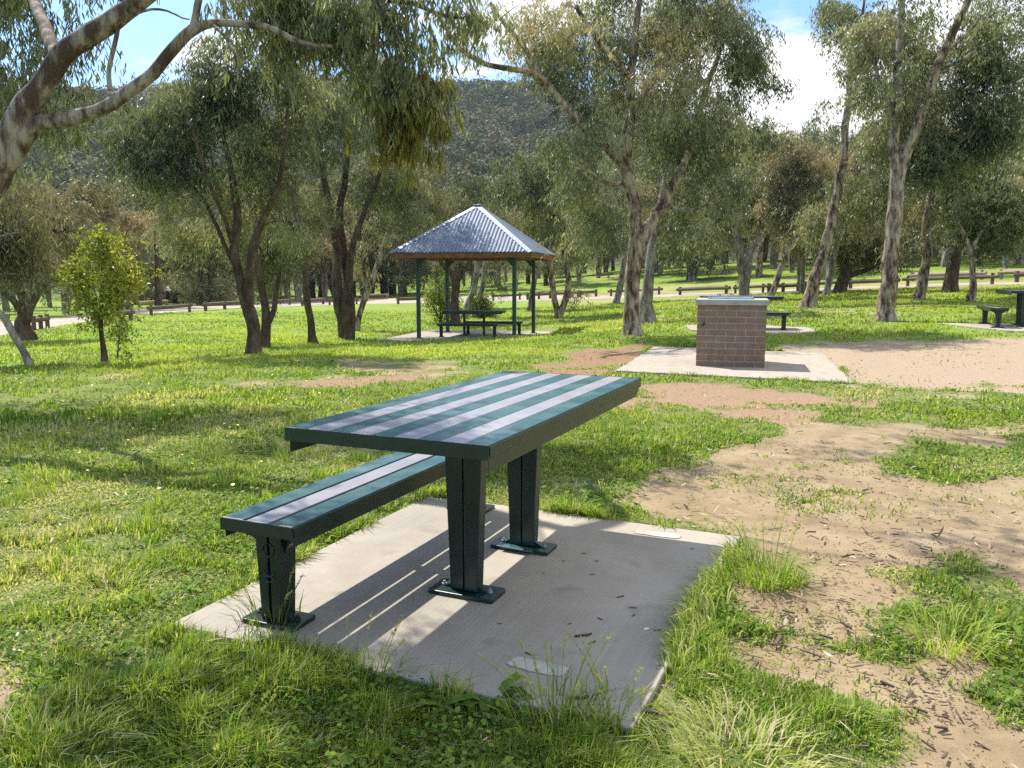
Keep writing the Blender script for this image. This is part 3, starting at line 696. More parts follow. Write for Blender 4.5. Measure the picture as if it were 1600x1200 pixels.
def grow(limbs, P, nb, rmax, step):
    """thin branches from the limbs to a share of the leaf clusters"""
    nodes = np.vstack([q[0] for q in limbs]); rad = np.concatenate([q[1] for q in limbs]); z0 = np.concatenate([np.linspace(0, 1, len(q[1])) for q in limbs])
    keep = z0 > .25; 
    if keep.sum() > 4: nodes = nodes[keep]; rad = rad[keep]
    T = P[rng.permutation(len(P))[:nb]]
    d = np.array([((nodes - q) ** 2).sum(1).min() for q in T]); T = T[np.argsort(d)]; tubes = []
    for q in T:
        dd = np.linalg.norm(nodes - q, axis=1) + np.maximum(0, nodes[:, 2] - q[2]) * .5; i = int(np.argmin(dd)); a = nodes[i]; L_ = np.linalg.norm(q - a)
        if L_ < .05: continue
        n = max(3, int(L_ / step)); t = np.linspace(0, 1, n + 1)[:, None]
        pth = a + (q - a) * t; pth[:, 2:] += (np.sin(t * np.pi) * L_ * rng.uniform(.02, .16)); w_ = np.cumsum(rng.normal(0, .035 * L_ / math.sqrt(n), (n + 1, 3)), 0) * np.sin(t * np.pi) ; pth = pth + w_
        r0 = min(rad[i] * .7, rmax * (.35 + .25 * L_)); r = r0 + (max(.003, r0 * .25) - r0) * t[:, 0]
        tubes.append((pth, r)); nodes = np.vstack([nodes, pth[1:]]); rad = np.concatenate([rad, r[1:]])
    return tubes
def tree(name, label, base, limbs, blobs, nclus=700, per=45, leaf=(.12, .024), m=None, bark=None, group=None, cat='tree', spread=.22, droop=1.3, nb=110, vb=(.2, .75), rmax=.03,
         depth=None, segs=1, clump=1.3, thr=.4, flare=1.35, twigs=True, world=False, hang=1.0, clear=.5, back=.35):
    B = G(*base) if base is not None else None
    if depth is None: depth = B[1]
    mpp = depth / F
    LB = []
    for li, lm in enumerate(limbs):
        P = []; r = []
        for q in lm:
            dd = q[3] if len(q) > 3 else 0; P.append(W(q[0], q[1], depth + dd)); r.append(q[2] * mpp)
        P = np.array(P); r = np.array(r)
        if li == 0 and base is not None:
            P[0] = B; g = P[0].copy(); g[2] -= .25; h = P[0] + (P[1] - P[0]) * min(.5, .22 / max(.01, np.linalg.norm(P[1] - P[0])))
            P = np.vstack([g, P[0], h, P[1:]]); r = np.r_[r[0] * flare * 1.15, r[0] * flare, r[0] * 1.03, r[1:]]
        LB.append(smooth_path(P, r, max(.06, mpp * 6)))
    for k, (P, r) in enumerate(LB):   # a little crookedness
        wv = np.stack([noise3(P + 11 * j, 2.3) - .5 for j in range(3)], 1) * np.minimum(r, .08)[:, None] * .9; P += wv * (np.linspace(0, 1, len(P))[:, None] > .0)
    bl = [(*W(b[0], b[1], depth + b[4] + back), b[2] * mpp, b[5], b[3] * mpp, b[6] if len(b) > 6 else 1.0) for b in blobs]
    org = B if B is not None else LB[0][0][0] * np.array([1, 1, 0]) + np.array([0, 0, gz(*LB[0][0][0][:2])])
    root = empty(name, org, label=label, cat=cat, group=group)
    P = blob_points(bl, int(nclus * DENS), clump, thr + .03)
    thick = np.vstack([np.c_[q, r] for q, r in LB]); thick = thick[thick[:, 3] > 3.2 * mpp]
    if clear and len(thick):
        dd = np.array([(np.linalg.norm(thick[:, :3] - p, axis=1) - thick[:, 3] * 1.5).min() for p in P]); P = P[dd > clear * rng.uniform(.6, 1.1, len(P))] if (dd > clear).sum() > 10 else P
    tw = grow(LB, P, nb, rmax, max(.12, mpp * 10)) if twigs else []
    V1, F1 = tube_arrays(LB, 14, rough=.22); V2, F2 = (tube_arrays(tw, 4) if tw else (np.zeros((0, 3)), [np.zeros((0, 4), int)]))
    V = np.vstack([V1, V2]) - org; Fc = np.vstack([F1[0], F2[0] + len(V1)])
    np_mesh('trunk', V, [Fc], bark or M_bark, root, smooth=True)
    vb_ = vb[0] + (vb[1] - vb[0]) * np.clip((noise3(P, .8) - .2) / .6, 0, 1) + rng.normal(0, .06, len(P))
    leaves_at(P - org, per, spread, leaf[0], leaf[1], droop, vb_, 'crown', m or M_leaf, root, segs, hang)
    return root

GR1 = 'gum trees of the left-hand clump'
# the big shedding gum that leans in from the left, its crown hanging over the top of the view
D1 = 6.6
T1b = (-5.35, 6.5)
def near_gum():
    z0 = gz(*T1b); P0 = [(-5.45, 6.5, z0 - .3), (-5.42, 6.5, z0), (-5.3, 6.5, .6), (-4.85, 6.55, 1.5)]
    def q(a, b, dd=0): return tuple(W(a, b, D1 + dd))
    main = P0 + [q(-25, 300), q(15, 215), q(60, 145), q(95, 90), q(150, 50), q(215, 0), q(290, -75), q(360, -170), q(420, -290, -.2)]
    rm_ = [.27, .24, .20, .185, .175, .17, .135, .125, .12, .11, .10, .09, .07]
    L2 = [q(5, 262), q(35, 218), q(60, 196), q(110, 184), q(160, 170), q(200, 145), q(235, 118), q(270, 80), q(300, 46), q(330, 36), q(370, 36), q(420, 43), q(460, 62), q(490, 70), q(520, 72, .1)]
    r2 = [.10, .088, .078, .070, .066, .062, .058, .054, .052, .036, .032, .029, .024, .020, .015]
    L3 = [q(302, 42), q(306, 20), q(312, -10), q(330, -60, .2), q(380, -130, .5), q(470, -190, .8)]; r3 = [.038, .034, .032, .03, .028, .02]
    L4 = [q(172, 141), q(170, 110), q(178, 70), q(184, 40), q(190, -5), q(196, -50)]; r4 = [.022, .019, .018, .017, .014, .01]
    L5 = [q(183, 33), q(210, 22), q(237, 14), q(262, 17), q(285, 28), q(296, 30)]; r5 = [.013, .011, .010, .008, .007, .005]
    L6 = [q(420, -290, -.2), q(500, -230, 0), q(560, -60, .2), q(590, 0, .3), q(601, 35, .3), q(625, 55, .4)]; r6 = [.07, .055, .04, .032, .026, .018]
    L7 = [q(590, 0, .3), q(640, 4, .4), q(690, 22, .6), q(740, 30, .8)]; r7 = [.024, .02, .016, .01]
    L8 = [q(330, 36), q(355, 62, -.2), q(368, 90, -.3), q(372, 125, -.3)]; r8 = [.014, .011, .008, .005]
    L9 = [q(95, 90), q(60, 20, .8), q(20, -60, 1.6), q(-60, -120, 2.5)]; r9 = [.06, .05, .04, .03]
    rm_ = [q_ * .66 for q_ in rm_]; r2 = [q_ * .84 for q_ in r2]; r3 = [q_ * .8 for q_ in r3]
    LB = [smooth_path(a, b, .05) for a, b in ((main, rm_), (L2, r2), (L3, r3), (L4, r4), (L5, r5), (L6, r6), (L7, r7), (L8, r8), (L9, r9))]
    for k in range(len(LB)):
        P, r = LB[k]; P += np.stack([noise3(P + 11 * j, 2.6) - .5 for j in range(3)], 1) * np.minimum(r, .05)[:, None] * .9
    root = empty('gum_tree', (*T1b, z0), label='big gum with peeling cream bark leaning in from the left edge', cat='tree')
    org = np.array([*T1b, z0])
    def bb(px, py, rx, ry, dd, dr_, dn=1.0): c = W(px, py, D1 + dd); k = (D1 + dd) / F; return (*c, rx * k, dr_, ry * k, dn)
    B_ = [bb(460, -10, 110, 45, .5, .4), bb(390, -50, 80, 45, .3, .4, .8), bb(545, 30, 55, 55, .4, .4, .8), bb(625, 85, 50, 70, .4, .35, 1.0), bb(640, 20, 60, 50, .5, .35, .7), bb(700, 10, 60, 35, .8, .35, .7), bb(545, 90, 35, 40, .5, .25, .6), bb(440, 55, 60, 25, .4, .25, .4)]
    left = [bb(40, 40, 100, 110, 2.6, .9, 1.3), bb(20, 150, 70, 90, 2.6, .8, 1.2), bb(110, 120, 50, 60, 2.4, .6, .8), bb(-60, 60, 120, 160, 2.8, 1.0), bb(60, 200, 50, 40, 2.4, .5, .6)]
    # crown above the frame: what shades the slab and lawn
    over = [(-2.7, 4.65, 4.6, 1.2, .32, .35, 2.4), (-1.9, 4.35, 4.8, .5, .3, .3, .6), (-6.8, 9.3, 5.3, 1.5, .7, .4, 3.2), (-5.2, 10.0, 5.3, 1.2, .6, .4, 2.6), (-4.0, 9.0, 5.5, .9, .5, .35, 1.8), (-3.4, 9.3, 5.6, 1.2, .5, .4, .9),
            (.7, 9.2, 5.9, 1.3, .35, .35, .7), (.2, 6.5, 5.2, .9, .3, .3, .5), (-4.4, 3.6, 5.2, .7, .5, .5, .7), (1.2, 5.0, 5.0, .6, .4, .4, .5)]
    P = np.vstack([blob_points(B_, 230, 1.8, .40), blob_points(left, 420, 1.8, .38), blob_points(over, 1000, 1.2, .40)])
    tw = grow(LB, P, 210, .022, .12)
    V1, F1 = tube_arrays(LB, 18, rough=.2); V2, F2 = tube_arrays(tw, 5)
    np_mesh('trunk', np.vstack([V1, V2]) - org, [np.vstack([F1[0], F2[0] + len(V1)])], M_bark1, root, smooth=True)
    vb_ = np.clip(.25 + .4 * noise3(P, 1.2) + rng.normal(0, .08, len(P)), 0, 1)
    leaves_at(P - org, 42, .14, .105, .017, 1.9, vb_, 'crown', M_leaf, root, 2)
    # golden-green mistletoe hanging in it
    mb_ = [bb(645, 175, 38, 42, .4, .22), bb(660, 135, 28, 30, .4, .2, .8), bb(622, 150, 24, 32, .4, .18, .6), bb(636, 212, 14, 18, .4, .1)]
    Pm = blob_points(mb_, 95, 2.5, .3)
    om = leaves_at(Pm - org, 46, .06, .095, .012, 3.2, .35 + .5 * rng.random(len(Pm)), 'mistletoe', M_mist, None, 2, hang=1.4); om.location = org
    s_ = grow([(np.array([W(630, 70 + 15 * k, D1 + .4) for k in range(8)]), np.full(8, .01))], Pm, 40, .008, .08)
    tag(om, 'golden-green mistletoe clump hanging from the overhanging gum branch above the shelter', 'mistletoe')
near_gum()

tree('gum_tree', 'broad-crowned gum with dark two-stemmed trunk in the left clump', (397, 555),
     [[(396, 553, 11), (397, 517, 10), (390, 487, 10), (382, 465, 8.5), (373, 427, 7.5), (367, 393, 7), (368, 360, 6.5), (370, 333, 6), (360, 260, 4.5), (345, 190, 3, .5), (340, 120, 2)],
      [(390, 490, 8), (388, 433, 7, -.1), (397, 387, 6.5, -.2), (403, 360, 6, -.3), (417, 333, 5, -.4), (432, 300, 4, -.5), (445, 230, 3, -.6), (450, 150, 2, -.6)],
      [(372, 420, 4), (352, 385, 3.5), (335, 345, 3), (310, 300, 2.5, .3), (270, 260, 2, .5)], [(367, 393, 4), (350, 340, 3, -.4), (320, 270, 2.5, -.8), (300, 200, 2, -1)]],
     [(320, 150, 95, 70, 0, .9), (270, 240, 75, 70, .2, .9), (400, 170, 75, 90, -.2, 1.0), (360, 270, 90, 70, 0, 1.0), (440, 110, 60, 55, -.4, .8), (300, 330, 60, 40, .2, .7, .7), (420, 330, 55, 45, 0, .7, .8), (240, 190, 45, 45, .3, .5, .8), (360, 90, 60, 45, 0, .7)],
     1500, 46, bark=M_barkd, group=GR1, nb=230, m=M_leaf, thr=.42, spread=.17, vb=(.1, .75))
tree('gum_tree', 'short dark forked tree close behind the two-stemmed gum', (413, 545),
     [[(415, 543, 8), (415, 510, 7.5), (413, 470, 6), (405, 430, 5), (402, 395, 4), (395, 350, 3)], [(417, 508, 4.5), (428, 485, 4), (432, 455, 3.5), (438, 420, 2.5)]],
     [(420, 425, 45, 35, .3, .6, .7), (430, 360, 55, 45, .5, .8), (395, 370, 40, 40, .4, .6)], 330, 40, bark=M_barkd, m=M_leafd, nb=80, thr=.42)
tree('gum_tree', 'single slim wavy-trunked gum between the left clump and the tall one by the shelter', (488, 537),
     [[(489, 537, 6.5), (487, 505, 5.5), (479, 468, 5.5), (477, 430, 5.5), (476, 395, 5), (468, 355, 4.5), (460, 315, 4), (462, 250, 3), (470, 180, 2)], [(474, 380, 3), (450, 345, 2.5, .4), (425, 320, 2, .6)]],
     [(475, 330, 50, 45, .2, .9), (470, 250, 60, 60, .3, 1.0), (490, 170, 55, 55, .3, 1.0), (440, 350, 40, 35, .4, .6, .7)], 650, 46, m=M_leafd, group=GR1, bark=M_barkd, nb=120)
tree('gum_tree', 'tall several-stemmed gum just left of the shelter, stems rising from one dark foot', (540, 530),
     [[(533, 531, 9), (531, 480, 8), (527, 430, 7.5), (528, 390, 7), (519, 345, 6), (510, 300, 5.5), (500, 240, 4.5), (495, 160, 3), (490, 90, 2)],
      [(546, 530, 9), (548, 470, 8, .2), (541, 420, 7, .3), (535, 380, 6.5, .3), (530, 330, 5.5, .3), (538, 285, 5, .3), (546, 200, 4, .3), (560, 110, 2.5, .3)],
      [(541, 531, 7), (540, 485, 6, -.2), (545, 440, 5.5, -.3), (548, 400, 5, -.4), (565, 340, 4, -.5), (590, 280, 3, -.6), (620, 210, 2.5, -.6)]],
     [(540, 110, 80, 65, 0, 1.1), (500, 190, 60, 70, 0, 1.0), (590, 190, 70, 70, -.3, 1.0), (630, 260, 60, 55, -.3, .9), (550, 270, 70, 55, .2, 1.0), (520, 50, 70, 45, 0, .9), (640, 330, 45, 35, 0, .7, .7), (580, 330, 50, 30, .3, .7, .6), (500, 300, 40, 35, 0, .6)],
     1500, 46, (.125, .026), group=GR1, bark=M_barkd, nb=220, thr=.41, vb=(.15, .8), spread=.2)
tree('gum_tree', 'slender pale trunk slanting right, just left of the shelter roof', (557, 517),
     [[(556, 517, 5), (561, 492, 4.8), (573, 462, 4.5), (586, 425, 4.2), (599, 388, 4), (612, 350, 3.2), (635, 310, 2.5), (660, 270, 2)], [(563, 490, 3), (570, 440, 2.5, .4), (568, 400, 2, .5)]],
     [(630, 330, 55, 40, 0, .9), (665, 290, 50, 45, 0, .9), (600, 375, 40, 30, .3, .6, .6), (575, 400, 30, 30, .5, .6, .6)], 420, 44, (.13, .026), bark=M_bark, m=M_leafb, nb=90)
tree('young_tree', 'bright yellow-green young tree standing alone on the lawn at left', (162, 568),
     [[(166, 568, 4.5), (160, 540, 4), (159, 500, 3.4), (160, 450, 2.6), (160, 400, 1.8), (158, 360, 1)], [(160, 505, 2), (140, 470, 1.5, .1), (120, 440, 1, .2)], [(160, 490, 2), (182, 455, 1.5, -.1), (200, 425, 1)]],
     [(158, 375, 22, 34, 0, .35), (170, 410, 34, 32, 0, .4), (138, 425, 30, 30, .1, .4), (188, 445, 28, 34, -.1, .35, .8), (160, 460, 42, 26, 0, .4, .7), (135, 490, 24, 20, 0, .25, .5), (190, 505, 20, 28, 0, .25, .5)],
     230, 26, (.085, .036), m=M_leafy, bark=M_barkd, cat='tree', nb=110, droop=.5, spread=.12, clump=3, vb=(.15, .9), rmax=.015, thr=.42, clear=.04, back=0)
tree('sapling', 'thin little sapling beside the foot of the yellow-green young tree', (183, 562),
     [[(183, 562, 1.3), (184, 545, 1.1), (186, 520, .8), (185, 500, .5)]], [(186, 525, 14, 22, 0, .15), (195, 540, 12, 10, 0, .12)], 30, 16, (.07, .03), m=M_leafy, bark=M_barkd, cat='sapling', clear=0, back=0, nb=14, droop=.6, spread=.08, rmax=.006, vb=(.1, .6))
tree('gum_tree', 'thin leaning gum at the far left edge, its foot nearest the lawn edge', (47, 573),
     [[(47, 572, 6), (36, 548, 5.5), (21, 520, 5.5), (6, 496, 5), (-12, 478, 4.5), (-20, 430, 4), (0, 370, 3)]], [(0, 370, 55, 50, 0, .8), (45, 405, 30, 25, .1, .5, .6), (-40, 310, 60, 70, 0, .9)], 380, 40, m=M_leafb, bark=M_barkg, nb=90, thr=.43)
tree('gum_tree', 'thick crooked gum with several stems near the road at far left', (38, 532),
     [[(38, 531, 13), (36, 505, 11), (40, 485, 9), (30, 455, 6), (15, 410, 4.5), (10, 350, 3)], [(40, 490, 7), (58, 462, 5.5, .2), (75, 440, 4, .4), (110, 430, 3, .6)], [(38, 500, 6), (22, 470, 5, -.3), (5, 455, 4, -.4)]],
     [(30, 360, 60, 60, 0, 1.2), (80, 400, 50, 45, .3, 1.0), (10, 290, 50, 45, 0, 1.1), (85, 350, 40, 35, .5, .9)], 650, 44, (.14, .03), m=M_leafb, bark=M_barkd, nb=140, vb=(.1, .7), thr=.42)

tree('gum_tree', 'large spreading gum with cream and brown forked trunk in the middle, behind the barbecue slab', (988, 525),
     [[(987, 524, 14), (986, 480, 12), (988, 440, 11.5), (992, 398, 12), (993, 355, 10), (991, 316, 9.5), (980, 284, 9), (978, 250, 8.5), (984, 205, 8), (986, 140, 6.5), (992, 60, 5), (1005, -30, 3.5)],
      [(992, 398, 10), (1004, 370, 10), (1019, 347, 9.5), (1036, 318, 8), (1050, 291, 7), (1062, 272, 6.5), (1082, 215, 5.5, .4), (1100, 150, 4.5, .7), (1130, 70, 3, 1)],
      [(979, 268, 6), (967, 252, 6, -.1), (945, 228, 5.5, -.2), (912, 200, 5.5, -.4), (880, 163, 5, -.6), (860, 141, 5, -.7), (846, 124, 4.5, -.8), (829, 113, 4.5, -.9), (794, 107, 4, -1.1), (752, 96, 3.5, -1.3), (725, 80, 3, -1.5), (706, 60, 2.5, -1.6), (690, 30, 2, -1.7)],
      [(850, 132, 4.5, -.7), (835, 102, 4, -.7), (816, 71, 3.5, -.7), (790, 40, 3, -.8), (765, 5, 2.5, -.8)],
      [(980, 284, 4), (952, 288, 3, -.4), (920, 268, 2.5, -.8), (895, 262, 1.8, -1)], [(1036, 318, 4), (1070, 330, 3, -.5), (1105, 320, 2, -.9)], [(985, 170, 4.5), (1020, 130, 4, .5), (1060, 60, 3, .9)], [(985, 120, 4), (940, 70, 3.5, -.4), (900, 10, 3, -.6)]],
     [(900, 50, 95, 60, -.5, 1.2), (840, 40, 60, 45, -.8, .9, .8), (1000, 70, 95, 75, 0, 1.4), (1100, 60, 90, 80, .5, 1.3), (1170, 120, 60, 70, .6, 1.1), (960, 170, 70, 65, -.3, 1.2, .9), (1050, 180, 90, 70, .2, 1.4), (1130, 220, 75, 70, .3, 1.2), (900, 240, 70, 55, -.7, 1.0, .9), (950, 330, 60, 45, -.4, .9, .9), (1070, 300, 70, 45, -.2, 1.1), (870, 190, 50, 35, -.7, .8, .7), (1020, 0, 120, 60, 0, 1.3), (760, 50, 45, 40, -1.3, .7, .6), (905, 130, 50, 40, -.6, .8, .8)],
     2900, 48, (.125, .025), nb=420, thr=.42, vb=(.1, .9), spread=.22, rmax=.03)
tree('gum_tree', 'grey-trunked gum leaning right directly behind the large forked one', (1012, 505),
     [[(1012, 505, 13), (1009, 470, 10), (1014, 430, 8), (1020, 385, 7), (1027, 340, 6), (1040, 280, 4.5), (1050, 220, 3)]], [(1070, 350, 60, 45, 0, 1.2), (1100, 290, 60, 55, .3, 1.2), (1020, 330, 50, 40, 0, 1.0)], 520, 44, (.14, .03), bark=M_barkg, m=M_leafd, nb=100)
tree('gum_tree', 'thin dark gum leaning right, left of the large forked trunk', (963, 474),
     [[(963, 474, 5), (969, 445, 5), (976, 412, 5), (984, 380, 4), (975, 340, 3)]], [(930, 350, 50, 40, 0, 1.4), (960, 300, 60, 45, 0, 1.5), (900, 320, 40, 40, 0, 1.2)], 380, 40, (.19, .045), m=M_leafd, bark=M_barkg, spread=.35, nb=70)
tree('gum_tree', 'many-stemmed gum on the rise between the large forked trunk and the barbecue', (1081, 438),
     [[(1081, 438, 8), (1080, 420, 7), (1076, 400, 5), (1068, 385, 3.5), (1060, 360, 2.5)], [(1083, 432, 5), (1090, 410, 4), (1098, 392, 3), (1108, 370, 2)], [(1080, 425, 4), (1083, 400, 3.5), (1085, 370, 2.5)]],
     [(1080, 370, 55, 30, 0, 2.5), (1060, 340, 50, 40, 0, 2.5), (1110, 345, 50, 35, 0, 2.5)], 400, 40, (.42, .11), m=M_leafd, bark=M_bark, spread=.6, nb=50, rmax=.08, vb=(.1, .7))
tree('gum_tree', 'pair of pale stems in a narrow V just right of the shelter', (872, 497),
     [[(869, 497, 5), (866, 465, 4.5), (861, 430, 4.2), (852, 402, 4), (842, 365, 3.5), (830, 315, 3), (820, 270, 2)], [(873, 496, 5.5), (885, 462, 5), (888, 438, 4.5), (880, 398, 3.5), (885, 340, 2.5), (880, 290, 2)], [(862, 435, 3.5), (861, 395, 3), (865, 345, 2.5, .5), (875, 300, 2)]],
     [(892, 445, 22, 24, 0, .5, 1.2), (860, 320, 50, 45, 0, 1.4), (820, 280, 45, 45, 0, 1.3), (900, 380, 35, 30, .3, .9, .7), (840, 240, 50, 35, 0, 1.2)], 560, 42, (.17, .04), m=M_leaf, bark=M_bark, spread=.3, nb=110)
tree('gum_tree', 'slim pale trunk seen between the two right-hand shelter posts', (829, 486), [[(829, 486, 5), (832, 455, 4.5), (838, 415, 4.2), (846, 380, 3.5), (850, 320, 2.5)]], [(850, 320, 50, 45, 0, 1.6), (815, 350, 40, 30, 0, 1.3, .6)], 300, 40, (.22, .05), bark=M_bark, spread=.4, nb=60, m=M_leafb)
tree('dark_tree', 'black-trunked forked tree behind the table under the shelter', (711, 507), [[(710, 506, 7.5), (711, 470, 6.5), (711, 440, 6.5), (702, 422, 4.5), (690, 410, 3.5), (680, 370, 2.5)], [(712, 442, 5), (724, 424, 4), (735, 408, 3), (745, 370, 2)]], [(690, 360, 50, 35, 0, .9), (740, 350, 40, 35, 0, .9), (700, 300, 60, 40, 0, 1.0)], 420, 42, (.14, .03), m=M_leafd, bark=M_barkd, nb=80)
tree('gum_tree', 'pale grey trunks leaning right behind the shelter table', (724, 498), [[(723, 498, 6), (731, 475, 5), (741, 450, 4.5), (745, 420, 4.2), (745, 390, 4), (752, 340, 3)], [(746, 492, 5, .3), (748, 465, 4.5, .4), (756, 440, 4, .5), (760, 400, 3.5, .6), (768, 350, 2.5, .6)]], [(775, 440, 22, 24, 0, .6, 1.1), (760, 425, 30, 20, 0, .6), (770, 320, 45, 40, 0, 1.1), (810, 400, 20, 30, 0, .5, .6)], 380, 42, (.15, .03), bark=M_barkg, m=M_leaf, spread=.26, nb=90)
for (px, py, rx, ry, h, lab) in ((688, 505, 26, 40, 60, 'bright green feathery bush behind the left posts of the shelter'), (752, 495, 16, 22, 40, 'low bright green bush behind the right half of the shelter table')):
    tree('bush', lab, (px, py), [[(px, py, 1.5), (px + 1, py - h * .5, 1.2), (px - 3, py - h, .8)], [(px, py - 4, 1.2), (px - rx * .6, py - h * .6, .8)], [(px, py - 4, 1.2), (px + rx * .6, py - h * .7, .8)]],
         [(px, py - h, rx, ry, 0, .6), (px - 4, py - h * .5, rx * .9, ry * .6, 0, .5), (px + 10, py - h * .3, rx * .6, ry * .4, 0, .4)], 180, 34, (.11, .035), m=M_leafy, bark=M_barkd, cat='bush', clear=0, back=0, nb=50, droop=.3, vb=(.2, .8), rmax=.012, clump=2)

tree('gum_tree', 'rough trunk wrapped in leafy shoots directly behind the barbecue top', (1163, 472), [[(1166, 471, 8), (1162, 435, 7.5), (1156, 395, 7), (1150, 355, 6), (1140, 300, 4), (1135, 240, 3)], [(1160, 420, 4), (1180, 380, 3.5), (1195, 340, 3)]], [(1166, 440, 20, 26, -.3, .5, 2.0), (1150, 415, 16, 16, -.3, .4, 1.2), (1150, 320, 50, 45, 0, 1.2), (1190, 290, 50, 55, .2, 1.2), (1130, 370, 30, 25, 0, .8, .7)], 720, 44, (.14, .032), m=M_leafb, bark=M_barkg, nb=150, vb=(.1, .7))
tree('gum_tree', 'slim pale gum leaning right beyond the picnic set behind the barbecue', (1199, 474), [[(1198, 473, 5), (1213, 440, 5), (1226, 405, 4.5), (1238, 382, 4), (1262, 360, 3.3), (1290, 342, 2.6), (1300, 300, 2)], [(1232, 392, 3), (1240, 360, 2.5, .3), (1230, 310, 2, .4)]], [(1240, 300, 50, 50, 0, 1.2), (1210, 340, 40, 35, .2, .9), (1270, 260, 50, 45, 0, 1.1), (1225, 235, 45, 40, .2, 1.0)], 720, 44, (.14, .03), m=M_leafb, bark=M_bark, nb=150, vb=(.3, 1.0))
tree('gum_tree', 'thick flaky leaning gum right of the picnic set behind the barbecue', (1262, 481), [[(1260, 479, 12), (1270, 445, 9.5), (1283, 405, 8.5), (1297, 355, 7.5), (1308, 305, 6.5), (1318, 245, 6), (1322, 190, 5.5), (1328, 150, 5), (1327, 100, 4.5), (1324, 55, 4), (1305, 25, 2.5)], [(1326, 140, 3.5), (1340, 100, 3, .3), (1345, 50, 2.5, .3), (1350, 0, 2, .3)], [(1326, 70, 2.2), (1300, 45, 1.6, -.3), (1285, 20, 1.2, -.4), (1278, -10, .8, -.4)], [(1324, 120, 3.5), (1350, 75, 3, -.3), (1370, 30, 2.4, -.4)]],
     [(1350, 20, 55, 50, 0, 1.0), (1365, 100, 35, 40, 0, .8, .8), (1310, 330, 50, 40, 0, 1.0), (1350, 290, 50, 45, 0, 1.1), (1295, 170, 22, 30, 0, .5, .4), (1300, 10, 35, 25, -.3, .6, .6), (1365, 210, 35, 45, 0, .9)], 850, 44, (.135, .03), bark=M_bark, m=M_leaf, nb=180)
tree('gum_tree', 'slender smooth grey gum leaning right beside the dark low-forked one', (1289, 463), [[(1289, 463, 5.5), (1299, 425, 5), (1305, 385, 5), (1316, 340, 4.5), (1328, 290, 3.5)]], [(1330, 310, 50, 40, 0, 1.4), (1290, 330, 40, 35, 0, 1.2), (1340, 260, 45, 35, 0, 1.2)], 420, 42, (.17, .04), bark=M_barkg, m=M_leafb, spread=.3, nb=80)
tree('gum_tree', 'low dark gum with wide-forking limbs beside the log rail', (1313, 458), [[(1312, 457, 10), (1320, 428, 8), (1332, 400, 6.5), (1350, 375, 5), (1365, 345, 3.5)], [(1316, 436, 5), (1335, 428, 4), (1358, 420, 3.5), (1382, 408, 2.5)], [(1318, 425, 5), (1310, 398, 4), (1302, 380, 3)]], [(1350, 365, 50, 35, 0, 1.6), (1390, 380, 35, 25, 0, 1.3, .7), (1300, 360, 35, 30, 0, 1.2, .7)], 420, 40, (.2, .05), bark=M_barkd, m=M_leafd, spread=.36, nb=80)
tree('gum_tree', 'tall smooth pale gum dividing high up into two long stems, right of the barbecue', (1383, 502), [[(1381, 501, 14), (1387, 455, 12.5), (1391, 405, 11.5), (1396, 355, 11), (1400, 305, 11.5), (1402, 268, 11), (1398, 220, 8), (1402, 160, 7), (1405, 100, 6), (1408, 20, 5), (1412, -50, 4)], [(1403, 275, 9), (1416, 240, 8.5), (1428, 210, 8, -.1), (1446, 160, 7, -.2), (1462, 112, 6.5, -.3), (1480, 70, 6, -.3), (1500, 30, 5.5, -.4), (1518, -20, 5, -.4)], [(1462, 112, 3), (1500, 95, 2.5, -.6), (1535, 70, 2, -.8)], [(1478, 80, 3), (1505, 60, 2.5, .4), (1540, 20, 2, .7)], [(1400, 180, 3), (1375, 130, 2.5, .3), (1365, 80, 2, .4)]],
     [(1400, 50, 60, 60, 0, 1.2), (1390, 130, 55, 50, 0, 1.1), (1440, 30, 50, 45, 0, 1.0), (1430, 120, 45, 50, .4, 1.1), (1500, 190, 60, 55, .4, 1.3), (1540, 130, 50, 50, .2, 1.2), (1560, 50, 55, 50, 0, 1.2), (1400, 210, 40, 40, .4, .9), (1470, 240, 50, 35, .4, 1.1), (1550, 230, 40, 35, .3, 1.0)], 1900, 46, (.12, .032), bark=M_bark, m=M_leaf, nb=300, vb=(.1, .75), thr=.42)
tree('gum_tree', 'slim gum with shedding bark standing right of the tall two-stemmed one', (1435, 469), [[(1433, 468, 8.5), (1441, 438, 8), (1449, 400, 6.5), (1446, 355, 6), (1455, 305, 6), (1461, 262, 5.5), (1466, 205, 4), (1472, 150, 3)], [(1456, 300, 4), (1445, 262, 3.5), (1440, 220, 3)]], [(1460, 250, 50, 45, 0, 1.4), (1430, 330, 30, 30, 0, .9, .7), (1480, 190, 45, 45, 0, 1.3), (1420, 390, 24, 20, -.3, .6, .7), (1440, 180, 40, 40, .3, 1.2)], 620, 44, (.15, .036), bark=M_bark, m=M_leafb, nb=110, spread=.26)
tree('gum_tree', 'dark thick-trunked gum standing beside the log rail at right', (1485, 457), [[(1484, 457, 10), (1489, 425, 9), (1496, 385, 8.5), (1503, 350, 8), (1520, 310, 5), (1530, 260, 3.5)], [(1500, 365, 5), (1480, 330, 4), (1475, 290, 3)]], [(1500, 310, 60, 45, 0, 1.8), (1540, 270, 60, 50, 0, 1.9), (1480, 270, 50, 40, 0, 1.6)], 560, 42, (.2, .048), bark=M_barkd, m=M_leafd, spread=.34, nb=90)
